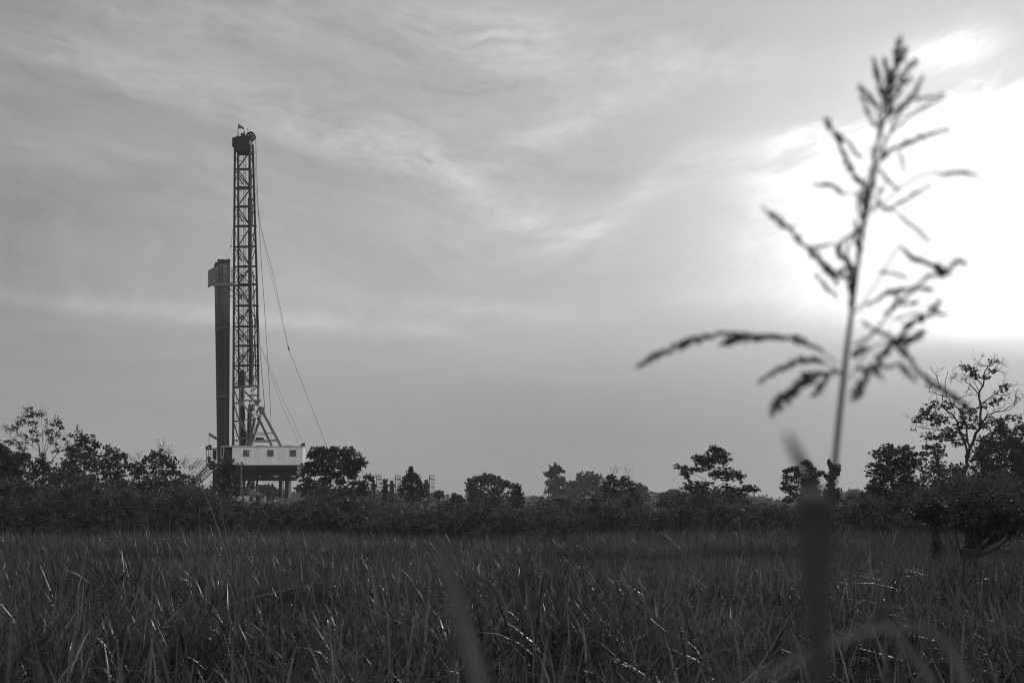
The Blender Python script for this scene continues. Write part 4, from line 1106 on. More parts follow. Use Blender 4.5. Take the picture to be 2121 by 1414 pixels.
for x in (442, 462, 482, 498): b.box((Q(x - 2, 1000, -.5).x, YR - .5, 0), (Q(x + 2, 1000, 0).x, YR, Q(x, 966, 0).z))
for x in (452, 472, 490): b.box((Q(x - 7, 1000, 4).x, YR + 3.6, 0), (Q(x + 7, 1000, 4).x, YR + 4, Q(x, 966, 4).z))
b.build("substructure_frame", M['steel'], rig)
b = MB()
for (cx_, r_) in ((552, 8), (571.5, 6)):
    pts = [Q(cx_ + r_ * math.cos(a), 995 + r_ * .55 * math.sin(a), -.5) for a in np.linspace(0, math.pi, 9)]
    b.tube(pts, W(.35), 4)
b.build("hanging_cable", M['steel'], rig)
b = MB(); q = Q(499.5, 962, -4.9); b.box((Q(499, 962, -5.2).x, YR - 5.3, 0), (Q(502, 962, -5.0).x, YR - 5.1, Q(500, 962, -5.2).z)); b.box(tuple(Q(498.5, 962, -5.35)), tuple(Q(503.5, 956.5, -5.05))); b.build("support_post", M['steel2'], rig)

# left platform, boom and stairs
b = MB()
for x in (427.2, 431.5, 436.5, 441, 447.5): b.beam(Q(x, 965, -1.8), Q(x, 929, -1.8), W(1.2), .08)
b.beam(Q(426.5, 930, -1.8), Q(449, 928.5, -1.8), W(2.2), .5); b.beam(Q(426.5, 948, -1.8), Q(449, 948, -1.8), W(1), .05)
b.box(tuple(Q(441, 948, -1.5)), tuple(Q(449, 932, 0)))
b.box(tuple(Q(426, 966, -2)), tuple(Q(450, 961, 1)))
b.beam(Q(447, 946, -2), Q(444, 952, -2), W(4), .3); b.beam(Q(432, 945, -1.9), Q(433, 958, -1.9), W(5), .3); b.box(tuple(Q(437, 962, -2.1)), tuple(Q(446, 954, -1.7)))
b.build("side_platform", M['steel'], rig)
for (x0, y0, x1, y1) in ((425.8, 929, 431.5, 923.5), (431.5, 927.5, 438.5, 921.2)):
    b = MB(); b.box(tuple(Q(x0, y0, -1.9)), tuple(Q(x1, y1, -1.4))); b.beam(Q((x0 + x1) / 2, y0, -1.7), Q((x0 + x1) / 2, y0 + 2, -1.7), .1); b.build("floodlight", M['steel'], rig)
b = MB(); b.tube([Q(432.3, 899.5, -2), Q(434, 898.8, -2), Q(450, 909, -2)], [W(2.3), W(3.1), W(2.6)], 10)
boom = b.build("boom", M['steel2'], rig, True)
b = MB(); b.tube([Q(433.4, 901, -2), Q(433.0, 924, -2)], W(.5), 4); b.build("boom_line", M['steel'], rig)
st = thing("stairs", Q(400, 1010, -2), None, None); st.parent = rig; st.location = Vector(st.location) - Vector(rig.location)
def sb(x, y): return RB(x, y)
b = MB()
for (p, q, w, d) in (((340, 600), (20, 940), 22, -2.4), ((440, 640), (60, 1010), 18, -3.6)):
    b.beam(Q(*sb(*p), d), Q(*sb(*q), d), W(w / 6.15), .1, up=(0, 1, 0))
b.beam(Q(*sb(300, 690), -3.0), Q(*sb(40, 960), -3.0), W(2.2), .1, up=(0, 1, 0))
b.build("stair_stringer", M['steel2'], st)
b = MB()
for i in range(26):
    t = i / 25
    b.beam(Q(*sb(345 - 320 * t, 615 + 335 * t), -2.4), Q(*sb(390 - 330 * t, 640 + 340 * t), -3.6), .05, .25)
b.build("stair_tread", M['steel'], st)
b = MB()
for (p, q, d) in (((280, 565), (60, 790), -2.4), ((275, 625), (70, 850), -2.4), ((385, 640), (300, 725), -3.6), ((300, 740), (40, 985), -3.6), ((60, 790), (20, 935), -2.4)):
    b.beam(Q(*sb(*p), d), Q(*sb(*q), d), W(.9), .06, up=(0, 1, 0))
for i in range(6):
    t = i / 5; b.beam(Q(*sb(280 - 220 * t, 565 + 225 * t), -2.4), Q(*sb(320 - 240 * t, 640 + 240 * t), -2.4), W(.7), .06)
b.build("handrail", M['steel2'], st)

# ropes and guy wires: each line its own part
def wire(pts, w, name="guy_wire", d=0.0):
    b = MB(); pp = [Q(*p, d) for p in pts]; out = []
    for i in range(len(pp) - 1):
        for k in range(4): out.append(pp[i].lerp(pp[i + 1], k / 4))
    out.append(pp[-1]); b.tube(out, W(w) / 2, 5); return b.build(name, M['steel'], rig)
wire([(529.4, 284), (531, 330), (533.5, 400), (537.5, 480), (542.3, 560), (546, 610), (551, 690), (555.5, 760), (558, 800), (561.3, 875)], 0.9)
wire([(527.5, 310), (531, 400), (540, 470), (553, 520), (566, 570), (583, 650), (596.8, 718), (602, 735), (643, 838), (678, 928)], 0.7)
wire([(528.5, 400), (534, 440), (544, 490), (556.5, 550), (572, 615), (590, 694), (597, 717)], 0.45)
wire([(532.5, 592), (536.2, 680), (540, 745), (545, 805), (548.5, 845)], 1.1, "hoist_line")
wire([(540, 715), (560, 765), (592, 840), (627, 915), (650, 962)], 0.45, "guy_wire", 3)
wire([(540, 718), (558, 768), (583, 838), (620, 922)], 0.45, "guy_wire", 2)
wire([(486, 440), (482, 480), (478.3, 508)], 0.5, "hoist_line"); wire([(478.3, 510), (468.5, 535)], 0.4, "hoist_line")
b = MB(); b.tube([Q(478.3, 507.8, 0), Q(478.3, 509, 0), Q(478.3, 510.6, 0), Q(478.3, 511.6, 0)], [W(.5), W(1.6), W(1.6), W(.4)], 8); b.build("headache_ball", M['steel'], rig)
b = MB(); b.tube([Q(596.2, 716, 0), Q(599.2, 726, 0)], W(1.4), 6); b.build("wire_clamp", M['steel'], rig)
wire([(560.5, 880), (563.5, 915)], .4, "hoist_line")

# drill pipe stands racked beside the mast: every stand its own thing
pipe0 = None
rp = np.random.default_rng(61)
floor_z = Q(0, 925, 0).z - 2.6
cols = 14
for r_ in range(4):
    for c in range(cols):
        xt = 444.8 + (475.6 - 444.8) * c / (cols - 1); xb_ = 450.5 + (473.8 - 450.5) * c / (cols - 1)
        front = xt > 450.5
        yt = (537.5 if front else 543.5) + rp.uniform(-1.6, 1.8)
        if c == 0: yt = 546
        d = -1.0 + r_ * 0.65
        top = Q(xt, yt, d); bot = Q(xb_, 925, d)
        bot = top + (bot - top) * ((top.z - floor_z) / (top.z - bot.z))
        L = (top - bot).length
        if pipe0 is None:
            root = thing("drill_pipe_stand", bot, "dark drill pipe stand in the tall bundle racked beside the mast", "drill pipe", "drill pipe stands racked beside the mast")
            b = MB(); n = 3; rad_ = 0.078
            pts = []; rads = []
            for k in range(3):
                za, zb = L * k / 3, L * (k + 1) / 3
                pts += [za + .02, za + .45, za + .5, zb - .5, zb - .45, zb - .02]; rads += [rad_ * 1.25, rad_ * 1.25, rad_, rad_, rad_ * 1.25, rad_ * 1.25]
            b.tube([bot + Vector((0, 0, z)) for z in pts], rads, 8)
            pm = b.build("pipe", M['pipe'], root); pipe0 = (root, pm, L)
            jms = []
            for k in (1, 2):
                b = MB(); z = L * k / 3
                b.tube([bot + Vector((0, 0, z - .10)), bot + Vector((0, 0, z + .04))], rad_ * 1.32, 8)
                jms.append(b.build("tool_joint", M['steel2'], root))
        else:
            root = pipe0[0].copy(); COL.objects.link(root); root.location = bot
            pc = pm.copy(); COL.objects.link(pc); pc.parent = root
            if c < 3 or rp.random() < 0.3:
                pc.material_slots[0].link = 'OBJECT'; pc.material_slots[0].material = M['pipe2']
            for jm in jms:
                jc = jm.copy(); COL.objects.link(jc); jc.parent = root
        dirv = (top - bot).normalized()
        root.rotation_euler = Vector((0, 0, 1)).rotation_difference(dirv).to_euler()
        root.scale = (1, 1, L / pipe0[2])

# ------------------------------------------------------------------ site cabin on the drill floor
cab = thing("site_cabin", Q(556, 962.6, -3.5), "pale boxy metal cabin with three small windows on the rig floor", "cabin")
b = MB()
c_lo, c_hi = Q(480.3, 962.6, -5.0), Q(632.6, 926.6, -2.4)
b.box((c_lo.x, YR - 5.0, c_lo.z), (c_hi.x, YR - 2.4, c_hi.z))
nr = 30
for i in range(nr):   # shallow pressed ribs of the cladding
    x = c_lo.x + (c_hi.x - c_lo.x) * (i + 0.5) / nr
    b.box((x - .012, YR - 5.018, c_lo.z + .05), (x + .012, YR - 5.0, c_hi.z - .05))
b.build("cabin_body", M['white'], cab)
b = MB(); b.box((Q(457, 926, -5).x, YR - 5.1, c_hi.z), (c_hi.x + .06, YR - 2.3, c_hi.z + .13)); b.build("roof", M['pale'], cab)
b = MB(); b.box((c_lo.x - .02, YR - 5.06, c_lo.z - .12), (c_hi.x + .04, YR - 2.35, c_lo.z)); b.build("base_rail", M['steel'], cab)
b = MB()
for x in (457.6, 463.2): b.box((Q(x - .5, 940, -5).x, YR - 5.05, c_lo.z), (Q(x + .5, 940, -5).x, YR - 4.97, c_hi.z))
b.box((Q(457, 940, -5).x, YR - 5.05, Q(0, 955, -5).z), (Q(463, 940, -5).x, YR - 5.0, Q(0, 945, -5).z))
b.build_each("porch_post", M['pale'], cab)
b = MB(); b.box((Q(464, 940, -4).x, YR - 3.6, c_lo.z), (c_lo.x - .003, YR - 2.5, c_hi.z - .02)); b.build("porch_back", M['steel'], cab)
for i, (x0, x1) in enumerate(((503.5, 516.4), (553.5, 566.6), (600, 613.2))):
    y0, y1 = 944.6, 931.4
    a0, a1 = Q(x0, y0, -5), Q(x1, y1, -5)
    b = MB(); t = .13; yy0, yy1 = YR - 5.08, YR - 5.02
    b.box((a0.x, yy0, a0.z), (a1.x, yy1, a0.z + t)); b.box((a0.x, yy0, a1.z - t), (a1.x, yy1, a1.z))
    b.box((a0.x, yy0, a0.z + t), (a0.x + t, yy1, a1.z - t)); b.box((a1.x - t, yy0, a0.z + t), (a1.x, yy1, a1.z - t))
    mx_ = (a0.x + a1.x) / 2 - .03; b.box((mx_, yy0 + .01, a0.z + t), (mx_ + .07, yy1, a1.z - t))
    wf = b.build("window", M['frame'], cab)
    b = MB(); b.box((a0.x + t, YR - 5.04, a0.z + t), (a1.x - t, YR - 5.022, a1.z - t)); b.build("pane", M['glass'], wf)
    if i == 0:
        b = MB(); z0, z1 = a0.z + t, a1.z - t; xa = mx_ + .12; xb2 = a1.x - t
        b.add([(xa + .15, YR - 5.045, z1 - .1), (xb2, YR - 5.045, z1), (xb2, YR - 5.045, z0 + .15), (xa + .05, YR - 5.045, z0 + .3)], [(0, 1, 2, 3)]); b.build("curtain", M['pale'], wf)
for (x0, x1, y0) in ((484, 508, 921.8), (530.5, 550, 921.8), (587, 606.8, 922)):
    b = MB(); b.box((Q(x0, 925, -4).x, YR - 4.6, c_hi.z + .13), (Q(x1, 925, -4).x, YR - 3.2, Q(0, y0, -4.6).z)); b.build("roof_vent", M['steel2'], cab)
b = MB()
qs = [(621.2, 923.8), (631.8, 924), (631.8, 916.8), (624.5, 918), (621.2, 920)]
b.add([tuple(Q(x, y, d)) for d in (-4.6, -4.0) for x, y in qs], [(0, 1, 2, 3), (8, 7, 6, 5), (0, 3, 4, 0)][:2] + [(i, (i + 1) % 5, (i + 1) % 5 + 5, i + 5) for i in range(5)])
b.beam(Q(626, 926, -4.3), Q(626, 923.5, -4.3), .2); b.build("floodlight", M['steel'], cab)

# ------------------------------------------------------------------ things under and around the rig
def simple(name, label, cat, build, m, group=None):
    b = MB(); build(b); V = np.concatenate(b.v); base = Vector(((V[:, 0].min() + V[:, 0].max()) / 2, (V[:, 1].min() + V[:, 1].max()) / 2, V[:, 2].min()))
    root_e = bpy.data.objects.new("tmp", None); root_e.location = base
    o = b.build(name, m, root_e); o.parent = None; o.location = base; bpy.data.objects.remove(root_e)
    return tag(o, label, cat, group)
def quadslab(b, pts, d0, d1):
    n = len(pts); V = [tuple(Q(x, y, d)) for d in (d0, d1) for x, y in pts]
    b.add(V, [(0, 1, 2, 3), (7, 6, 5, 4)] + [(i, (i + 1) % 4, (i + 1) % 4 + 4, i + 4) for i in range(4)])
ramp = thing("pipe_ramp", Q(518, 1030, -6), "dark sloping ramp under the rig floor with pale edge rail", "ramp")
b = MB(); quadslab(b, [RD(270, 860), (RD(400, 1000)), RD(540, 1000), RD(290, 780)], -8, -6.5); b.build("ramp_deck", M['steel'], ramp)
b = MB(); b.beam(Q(*RD(280, 800), -6.4), Q(*RD(560, 985), -6.4), W(1.6), .1); b.beam(Q(*RD(340, 780), -6.4), Q(*RD(560, 940), -6.4), W(1.0), .1)
for t in np.linspace(0, 1, 6): b.beam(Q(*RD(280 + 280 * t, 800 + 185 * t), -6.4), Q(*RD(310 + 240 * t, 770 + 170 * t), -6.4), W(.8), .08)
b.build("handrail", M['steel2'], ramp)
sh = thing("site_shed", Q(540, 1040, -3), "small shed with sloping grey sheet roof under the rig floor", "shed")
b = MB(); quadslab(b, [RD(560, 880), RD(820, 890), RD(700, 820), RD(350, 700)], -4.5, -1); b.build("roof", M['roof'], sh)
b = MB(); b.box((Q(*RD(590, 900), -4).x, YR - 4, 0), (Q(*RD(690, 900), -4).x, YR - 1.5, Q(*RD(590, 905), -4).z)); b.build("wall", M['steel'], sh)
simple("storage_box", "square grey storage box beside the sloping roofed shed", "box", lambda b: b.box((Q(*RD(690, 900), -4).x + .01, YR - 4.2, 0), (Q(*RD(790, 900), -4).x, YR - 2, Q(*RD(700, 915), -4).z)), M['steel2'])
simple("white_panel", "small white upright panel at the foot of the dark ramp", "panel", lambda b: b.box((Q(*RD(540, 960), -8).x, YR - 8.1, Q(*RD(540, 1005), -8).z), (Q(*RD(585, 960), -8).x, YR - 8, Q(*RD(540, 945), -8).z)), M['pale'])
simple("low_wall", "long low pale wall behind the shrubs left of the rig legs", "wall", lambda b: b.box((Q(388, 1026, -9).x, YR - 9.2, 0), (Q(517, 1026, -9).x, YR - 9, Q(0, 1027.0, -9).z)), M['pale'])
simple("low_wall", "low grey wall section at the foot of the thick rig leg", "wall", lambda b: b.box((Q(574, 1026, -3).x, YR - 3.2, 0), (Q(616, 1026, -3).x, YR - 3, Q(0, 1031.5, -3).z)), M['steel2'])
def tank_arc(b):
    y0, y1 = YR - 14, YR - 10; n = 10
    L = [P(512 + 27 * math.cos(a), 1048 - 9 * math.sin(a) ** .8 if 0 < a < math.pi else 1048, y0) for a in np.linspace(math.pi, 0, n + 1)]
    V = [(p.x, yy, p.z) for yy in (y0, y1) for p in L]; V += [(p.x, yy, max(0, p.z - 1.2)) for yy in (y0, y1) for p in L]
    m = n + 1
    for i in range(n):
        b.add([V[i], V[i + 1], V[m + i + 1], V[m + i]], [(0, 1, 2, 3)])
        b.add([V[i], V[2 * m + i], V[2 * m + i + 1], V[i + 1]], [(0, 1, 2, 3)])
simple("tarpaulin_cover", "low rounded tarpaulin cover beneath the rig ramp", "tarpaulin", tank_arc, M['tarp'])
site_tr = tree("broadleaf_tree", "small grey tree seen between the rig legs beneath the floor", 260, RD, [(860, 1100), (860, 900)],
     [(880, 680, 110, 50), (740, 690, 90, 40), (1000, 730, 70, 50), (1090, 790, 60, 40), (860, 760, 170, 60), (740, 800, 120, 60), (950, 850, 220, 80), (1080, 870, 90, 60), (860, 950, 250, 60), (1270, 900, 40, 20), (450, 620, 60, 80), (430, 740, 70, 60)],
     leaf=0.34, seed=140, trunk_r=0.2, cover=2.4)

# ------------------------------------------------------------------ three silos with tank ladders
def silo(label, x0, x1, y0, open_left, Y, seed):
    a = P(x0, y0, Y); c = P(x1, y0, Y); mid = (a.x + c.x) / 2
    root = thing("silo", (mid, Y, 0), label, "silo", "silos right of the rig")
    b = MB(); r = (c.x - a.x) / 2
    if open_left:
        b.box((a.x + r * .9, Y - r * .6, 0), (c.x, Y + r * .6, a.z - .2))
        b.beam((a.x - .6, Y, 0), (a.x + .3, Y, a.z), .32); b.beam((a.x, Y, a.z * .62), (c.x, Y, a.z * .62), .25)
    else:
        b.tube([(mid, Y, 0), (mid, Y, a.z - .3)], [r * 1.1, r], 14)
    b.build("tank", M['steel'], root)
    b = MB(); b.box((a.x - .1, Y - r, a.z - .45), (c.x + .1, Y + r, a.z)); b.build("top_frame", M['steel'], root)
    for xx in (a.x + .25, c.x - .3):
        b = MB(); b.beam((xx, Y, a.z), (xx, Y, a.z + .55), .30); b.beam((xx - .18, Y, a.z + .35), (xx + .18, Y, a.z + .35), .16); b.build("lifting_lug", M['steel'], root)
silo("narrow dark silo on an open leg frame, nearest the rig", 768.5, 778.5, 1001.5, True, 238, 1)
silo("dark silo between the feathery tree and the second tank ladder", 807, 816.5, 1001.5, False, 239, 2)
silo("dark silo with knobbed top just left of the third tank ladder", 878, 888.5, 1000, False, 240, 3)
def cage(label, x0, x1, Y):
    y0 = 984.2; a = P(x0, y0, Y); c = P(x1, y0, Y); k = Y / F
    root = thing("tank_ladder", ((a.x + c.x) / 2, Y, 0), label, "ladder", "caged tank ladders")
    b = MB(); b.beam((a.x + .15, Y, 0), (a.x - .02, Y, a.z), 1.5 * k, .2); b.build("post", M['steel'], root)
    b = MB()
    for t in (.30, .45, .62, .8, 1.0): b.beam((a.x + (c.x - a.x) * t + .1, Y + .2, P(0, 1040, Y).z), (a.x + (c.x - a.x) * t, Y + .2, a.z), .45 * k, .05)
    b.build("cage_bars", M['steel'], root)
    for yy, w in ((984.4, 1.0), (992, 1.3), (1008, 1.1), (1025, 1.4)):
        z = P(x0, yy, Y).z; b = MB(); b.beam((a.x - 1.0 * k, Y, z), (c.x, Y, z), w * k, .6); b.build("hoop", M['steel'], root)
cage("caged ladder frame standing clear of the first silo, nearest the rig", 780.5, 790, 238)
cage("caged ladder frame partly behind the pointed bushy tree", 819, 829, 239)
cage("caged ladder frame on the far side of the pointed bushy tree", 889.5, 899.3, 240)
# peaked tent
YT = 230
tent = thing("tent", (P(925, 1035, YT).x, YT, 0), "peaked canopy tent with dark roof near the small round tree", "tent")
b = MB(); ap = P(925, 1021.5, YT); e0, e1 = P(907.5, 1035.5, YT), P(942.5, 1035.5, YT); hw = (e1.x - e0.x) / 2
cs = [(e0.x, YT - hw, e0.z), (e1.x, YT - hw, e0.z), (e1.x, YT + hw, e0.z), (e0.x, YT + hw, e0.z)]
for i in range(4):
    p, q = Vector(cs[i]), Vector(cs[(i + 1) % 4]); n = 5
    for k in range(n):
        t0, t1 = k / n, (k + 1) / n; f0, f1 = t0 ** 1.0, t1 ** 1.0
        sag0, sag1 = -.25 * math.sin(math.pi * t0), -.25 * math.sin(math.pi * t1)
        b.add([tuple(p.lerp(ap, t0) + Vector((0, 0, sag0))), tuple(q.lerp(ap, t0) + Vector((0, 0, sag0))), tuple(q.lerp(ap, t1) + Vector((0, 0, sag1))), tuple(p.lerp(ap, t1) + Vector((0, 0, sag1)))], [(0, 1, 2, 3)])
b.build("canopy", M['roof'], tent)
for c in cs:
    b = MB(); b.box((c[0] - .06, c[1] - .06, 0), (c[0] + .06, c[1] + .06, c[2])); b.build("pole", M['steel'], tent)
b = MB()
for i in range(4):
    p, q = Vector(cs[i]), Vector(cs[(i + 1) % 4]); b.beam(p - Vector((0, 0, .15)), q - Vector((0, 0, .15)), .05, .35)
b.build("valance", M['steel'], tent)
simple("pale_sheet", "rumpled pale sheet hanging under the peaked tent", "sheet", lambda b: [b.box((P(911 + i * 2.1, 1038, YT).x, YT + 1 + .1 * (i % 2), P(0, 1046, YT).z), (P(913.1 + i * 2.1, 1038, YT).x - .01, YT + 1.1 + .1 * (i % 2), P(0, 1038.5 + (i * 7 % 3) * .5, YT).z)) for i in range(8)], M['pale'])
# small street lamp
YL = 180
lamp = thing("street_lamp", (P(878.5, 1050, YL).x, YL, 0), "thin lamp post with pale tilted head left of the peaked tent", "street lamp")
b = MB(); l0 = P(878.5, 1036, YL); b.tube([(l0.x, YL, 0), tuple(l0)], .07, 6); b.build("pole", M['steel2'], lamp)
b = MB(); b.beam(P(880, 1035, YL), P(883.6, 1031.8, YL), .2, .25); b.build("lamp_head", M['white'], lamp)
# curved roofs in the middle distance
def dome(name, label, x0, x1, yt, ye, Y, m, wm):
    a, c = P(x0, ye, Y), P(x1, ye, Y); top = P((x0 + x1) / 2, yt, Y)
    root = thing(name, ((a.x + c.x) / 2, Y, 0), label, "shed", "curved roof sheds in mid distance")
    b = MB(); n = 16; D = 6.0
    L = [Vector((a.x + (c.x - a.x) * i / n, Y, a.z + (top.z - a.z) * (1 - (2 * i / n - 1) ** 2) ** .75)) for i in range(n + 1)]
    for i in range(n):
        p, q = L[i], L[i + 1]; up = Vector((0, 0, .08))
        b.add([tuple(p), tuple(q), (q.x, Y + D, q.z), (p.x, Y + D, p.z), tuple(p + up), tuple(q + up), (q.x, Y + D, q.z + .08), (p.x, Y + D, p.z + .08)], [(3, 2, 1, 0), (4, 5, 6, 7), (0, 1, 5, 4), (2, 3, 7, 6)])
    b.build("roof", m, root)
    b = MB()
    for i in range(n):
        p, q = L[i], L[i + 1]
        b.add([(p.x, Y + .1, 0), (q.x, Y + .1, 0), (q.x, Y + .1, q.z), (p.x, Y + .1, p.z)], [(0, 1, 2, 3)])
    for k in range(5):
        z = a.z - .3 - k * .35; b.box((a.x, Y - .02, z - .05), (c.x, Y + .09, z + .04))
    b.build("wall", wm, root)
dome("curved_roof_shed", "low dark curved roof shed below the fan palm", *[R6(x, 0)[0] for x in (900, 1112)], R6(0, 606)[1], R6(0, 640)[1], 150, M['steel2'], M['steel'])
dome("curved_roof_shed", "pale bright edged curved roof left of the broad bushy tree", *[R6(x, 0)[0] for x in (1185, 1428)], R6(0, 600)[1], R6(0, 643)[1], 146, M['pale'], M['steel2'])

# ================================================================== foreground plume of tall reed grass
YP = 2.0
Z1 = T(1560, 50, 2.828); Z2 = T(1280, 500, 2.719)
reed_base = P(1700, 1400, YP); reed_base.z = 0; reed_base.x -= 0.02
reed = thing("flowering_reed", reed_base, "blurred tall flowering grass stalk with drooping seed branches close to the camera", "reed grass")
rpl = np.random.default_rng(77)
stem_px = [(1868, 80), (1850, 150), (1832, 220), (1818, 290), (1805, 375), (1790, 450), (1775, 560), (1765, 640), (1752, 740), (1740, 850), (1729, 960), (1716, 1100), (1705, 1250), (1698, 1400)]
sp = [P(a, b_, YP) for a, b_ in stem_px] + [reed_base]
fine = []
for i in range(len(sp) - 1):
    for k in range(4): fine.append(sp[i].lerp(sp[i + 1], k / 4))
fine.append(sp[-1])
nf_ = len(fine)
b = MB(); b.tube(fine, [0.0012 + 0.0028 * min(1, i / (nf_ * 0.6)) for i in range(nf_)], 8)
b.build("stem", M['culm'], reed, True)
def raceme(pts, w, tf, dens=1.0, bare=0.0):
    yo = rpl.normal() * 0.035
    pp = [P(*tf(x, y), YP + yo * (0.3 + .7 * i / max(1, len(pts) - 1)) + rpl.normal() * .004) for i, (x, y) in enumerate(pts)]
    seg = []
    for i in range(len(pp) - 1):
        for k in range(6): seg.append(pp[i].lerp(pp[i + 1], k / 6))
    seg.append(pp[-1])
    L = sum((seg[i + 1] - seg[i]).length for i in range(len(seg) - 1))
    rb = MB(); rb.tube(seg, 0.0011, 5)
    n = max(6, int(L / 0.0024 * dens))
    rad_ = max(6.5, w - 2.5) * YP / F * 0.5
    for j in range(n):
        t = bare + (1 - bare) * (j + rpl.uniform(-.4, .4)) / n
        t = min(max(t, 0.0), 0.985); f = t * (len(seg) - 1); i0 = int(f)
        p = seg[i0].lerp(seg[i0 + 1], f - i0); d = (seg[i0 + 1] - seg[i0]).normalized()
        edge = min(1, 4 * (t - bare) + .45, 4.5 * (1 - t) + .35)
        pr = rad_ * edge * rpl.uniform(.55, 1.25)
        off_ = Vector(rpl.normal(size=3)); off_ -= d * off_.dot(d); off_.normalize()
        c0_ = p + off_ * pr * .72
        dd = (d + off_ * .4).normalized(); l = rpl.uniform(.006, .011)
        rb.tube([c0_ - dd * l * .5, c0_ - dd * l * .15, c0_ + dd * l * .25, c0_ + dd * l * .6], [pr * .15, pr * .45, pr * .38, pr * .06], 5)
    rb.build("seed_branch", M['seed'], reed, True)
Z1L = [([(785, 460), (800, 400), (820, 330), (830, 220), (845, 140), (868, 62)], 17), ([(815, 350), (850, 240), (880, 190), (890, 130)], 18), ([(825, 340), (900, 270), (965, 205)], 16), ([(820, 380), (870, 345), (935, 320)], 16),
       ([(790, 350), (778, 270), (768, 190)], 13), ([(755, 430), (742, 380), (722, 300), (700, 195)], 16), ([(740, 490), (700, 450), (655, 400), (620, 355)], 15), ([(725, 610), (690, 560), (655, 470), (628, 370)], 11),
       ([(790, 540), (860, 490), (925, 435), (955, 370), (995, 300)], 16), ([(870, 500), (935, 440), (1030, 435), (1125, 412)], 10), ([(770, 670), (840, 600), (910, 545), (1000, 490), (1110, 430)], 10), ([(800, 640), (830, 560), (870, 490)], 12),
       ([(640, 950), (590, 870), (540, 790), (510, 690), (450, 600), (415, 545)], 18), ([(640, 790), (580, 720), (530, 670), (500, 640)], 13),
       ([(735, 820), (780, 760), (830, 730), (915, 685), (1030, 645), (1155, 615)], 15), ([(845, 740), (870, 790), (885, 870)], 8), ([(745, 850), (785, 920), (855, 970)], 12),
       ([(655, 975), (600, 985), (525, 995), (480, 945), (430, 938), (345, 940)], 13, 1.0, .35), ([(700, 1100), (860, 960), (960, 895), (1060, 868), (1120, 885), (1180, 870), (1250, 870), (1320, 885)], 10, 1.0, .45), ([(760, 1100), (800, 1080), (870, 1040), (940, 995), (1040, 945)], 11),
       ([(690, 1110), (730, 1040), (740, 990), (765, 955)], 10), ([(790, 1080), (850, 1110), (910, 1165), (980, 1220), (1040, 1278)], 9, 1.0, .2), ([(730, 1040), (775, 1080)], 10),
       ([(640, 1190), (560, 1240), (505, 1300), (500, 1350), (550, 1400)], 13), ([(630, 1210), (600, 1170), (585, 1140)], 8),
       ([(600, 1500), (520, 1480), (430, 1415), (330, 1320), (240, 1230), (160, 1150), (50, 1070)], 18), ([(330, 1325), (400, 1300), (480, 1285)], 13), ([(650, 1200), (650, 1100), (640, 1020), (690, 830)], 12), ([(640, 1330), (610, 1280), (600, 1240)], 12)]
for q in Z1L: raceme(q[0], q[1], Z1, *(q[2:] if len(q) > 2 else ()))
Z2L = [([(1060, 35), (1150, 130), (1200, 190), (1240, 245)], 17), ([(1110, 180), (1170, 250), (1235, 322)], 14), ([(1255, 0), (1240, 60), (1300, 130), (1240, 180)], 16), ([(1312, 130), (1320, 210), (1313, 300)], 22),
       ([(1345, 390), (1450, 240), (1560, 60), (1590, 18), (1650, 95), (1740, 120), (1830, 165), (1870, 185)], 14, 1.0, .45), ([(1780, 130), (1840, 165), (1900, 120), (1965, 125)], 18), ([(1835, 172), (1740, 200), (1688, 238)], 13), ([(1810, 150), (1850, 180)], 26),
       ([(1470, 168), (1560, 182), (1630, 205)], 9), ([(1335, 400), (1410, 350), (1530, 290), (1620, 275), (1690, 260), (1780, 275)], 16, 1.0, .15), ([(1505, 405), (1560, 360), (1600, 325), (1700, 265)], 16), ([(1560, 300), (1600, 350), (1700, 345)], 13),
       ([(1370, 440), (1440, 495), (1500, 520), (1560, 560)], 15), ([(1300, 780), (1400, 620), (1500, 560), (1570, 580), (1640, 660), (1740, 790), (1800, 820), (1880, 870), (1960, 935), (1990, 960)], 17, 1.0, .25), ([(1820, 335), (1740, 410), (1680, 450), (1620, 490), (1560, 570)], 22),
       ([(1560, 560), (1500, 640), (1430, 720), (1360, 830), (1310, 900)], 24), ([(1860, 412), (1770, 400)], 10), ([(1500, 710), (1590, 690), (1630, 740), (1680, 790)], 15), ([(1730, 500), (1640, 550), (1560, 580)], 20), ([(1720, 540), (1650, 570), (1600, 590)], 14), ([(1540, 445), (1640, 410), (1700, 405)], 9),
       ([(1325, 650), (1370, 610), (1410, 600)], 20), ([(1340, 720), (1420, 710), (1500, 780)], 12), ([(1325, 640), (1430, 520), (1500, 440), (1560, 360)], 7, .6, .2), ([(1330, 580), (1440, 520)], 6),
       ([(1240, 690), (1180, 640), (1100, 590), (1000, 545), (870, 537), (750, 545), (640, 520), (500, 530), (400, 565), (340, 590), (230, 640), (160, 680), (100, 705)], 20, 1.1, .12), ([(930, 540), (800, 538), (700, 540), (640, 560), (570, 580)], 19),
       ([(1250, 735), (1180, 690), (1110, 660), (1030, 665), (960, 690), (860, 740), (785, 792)], 17, 1.0, .2), ([(1250, 745), (1180, 735), (1110, 748), (1060, 775), (1000, 830), (920, 900), (860, 980)], 29, 1.3, .25), ([(1195, 745), (1140, 810), (1090, 872)], 20), ([(1250, 740), (1200, 738), (1120, 745)], 14)]
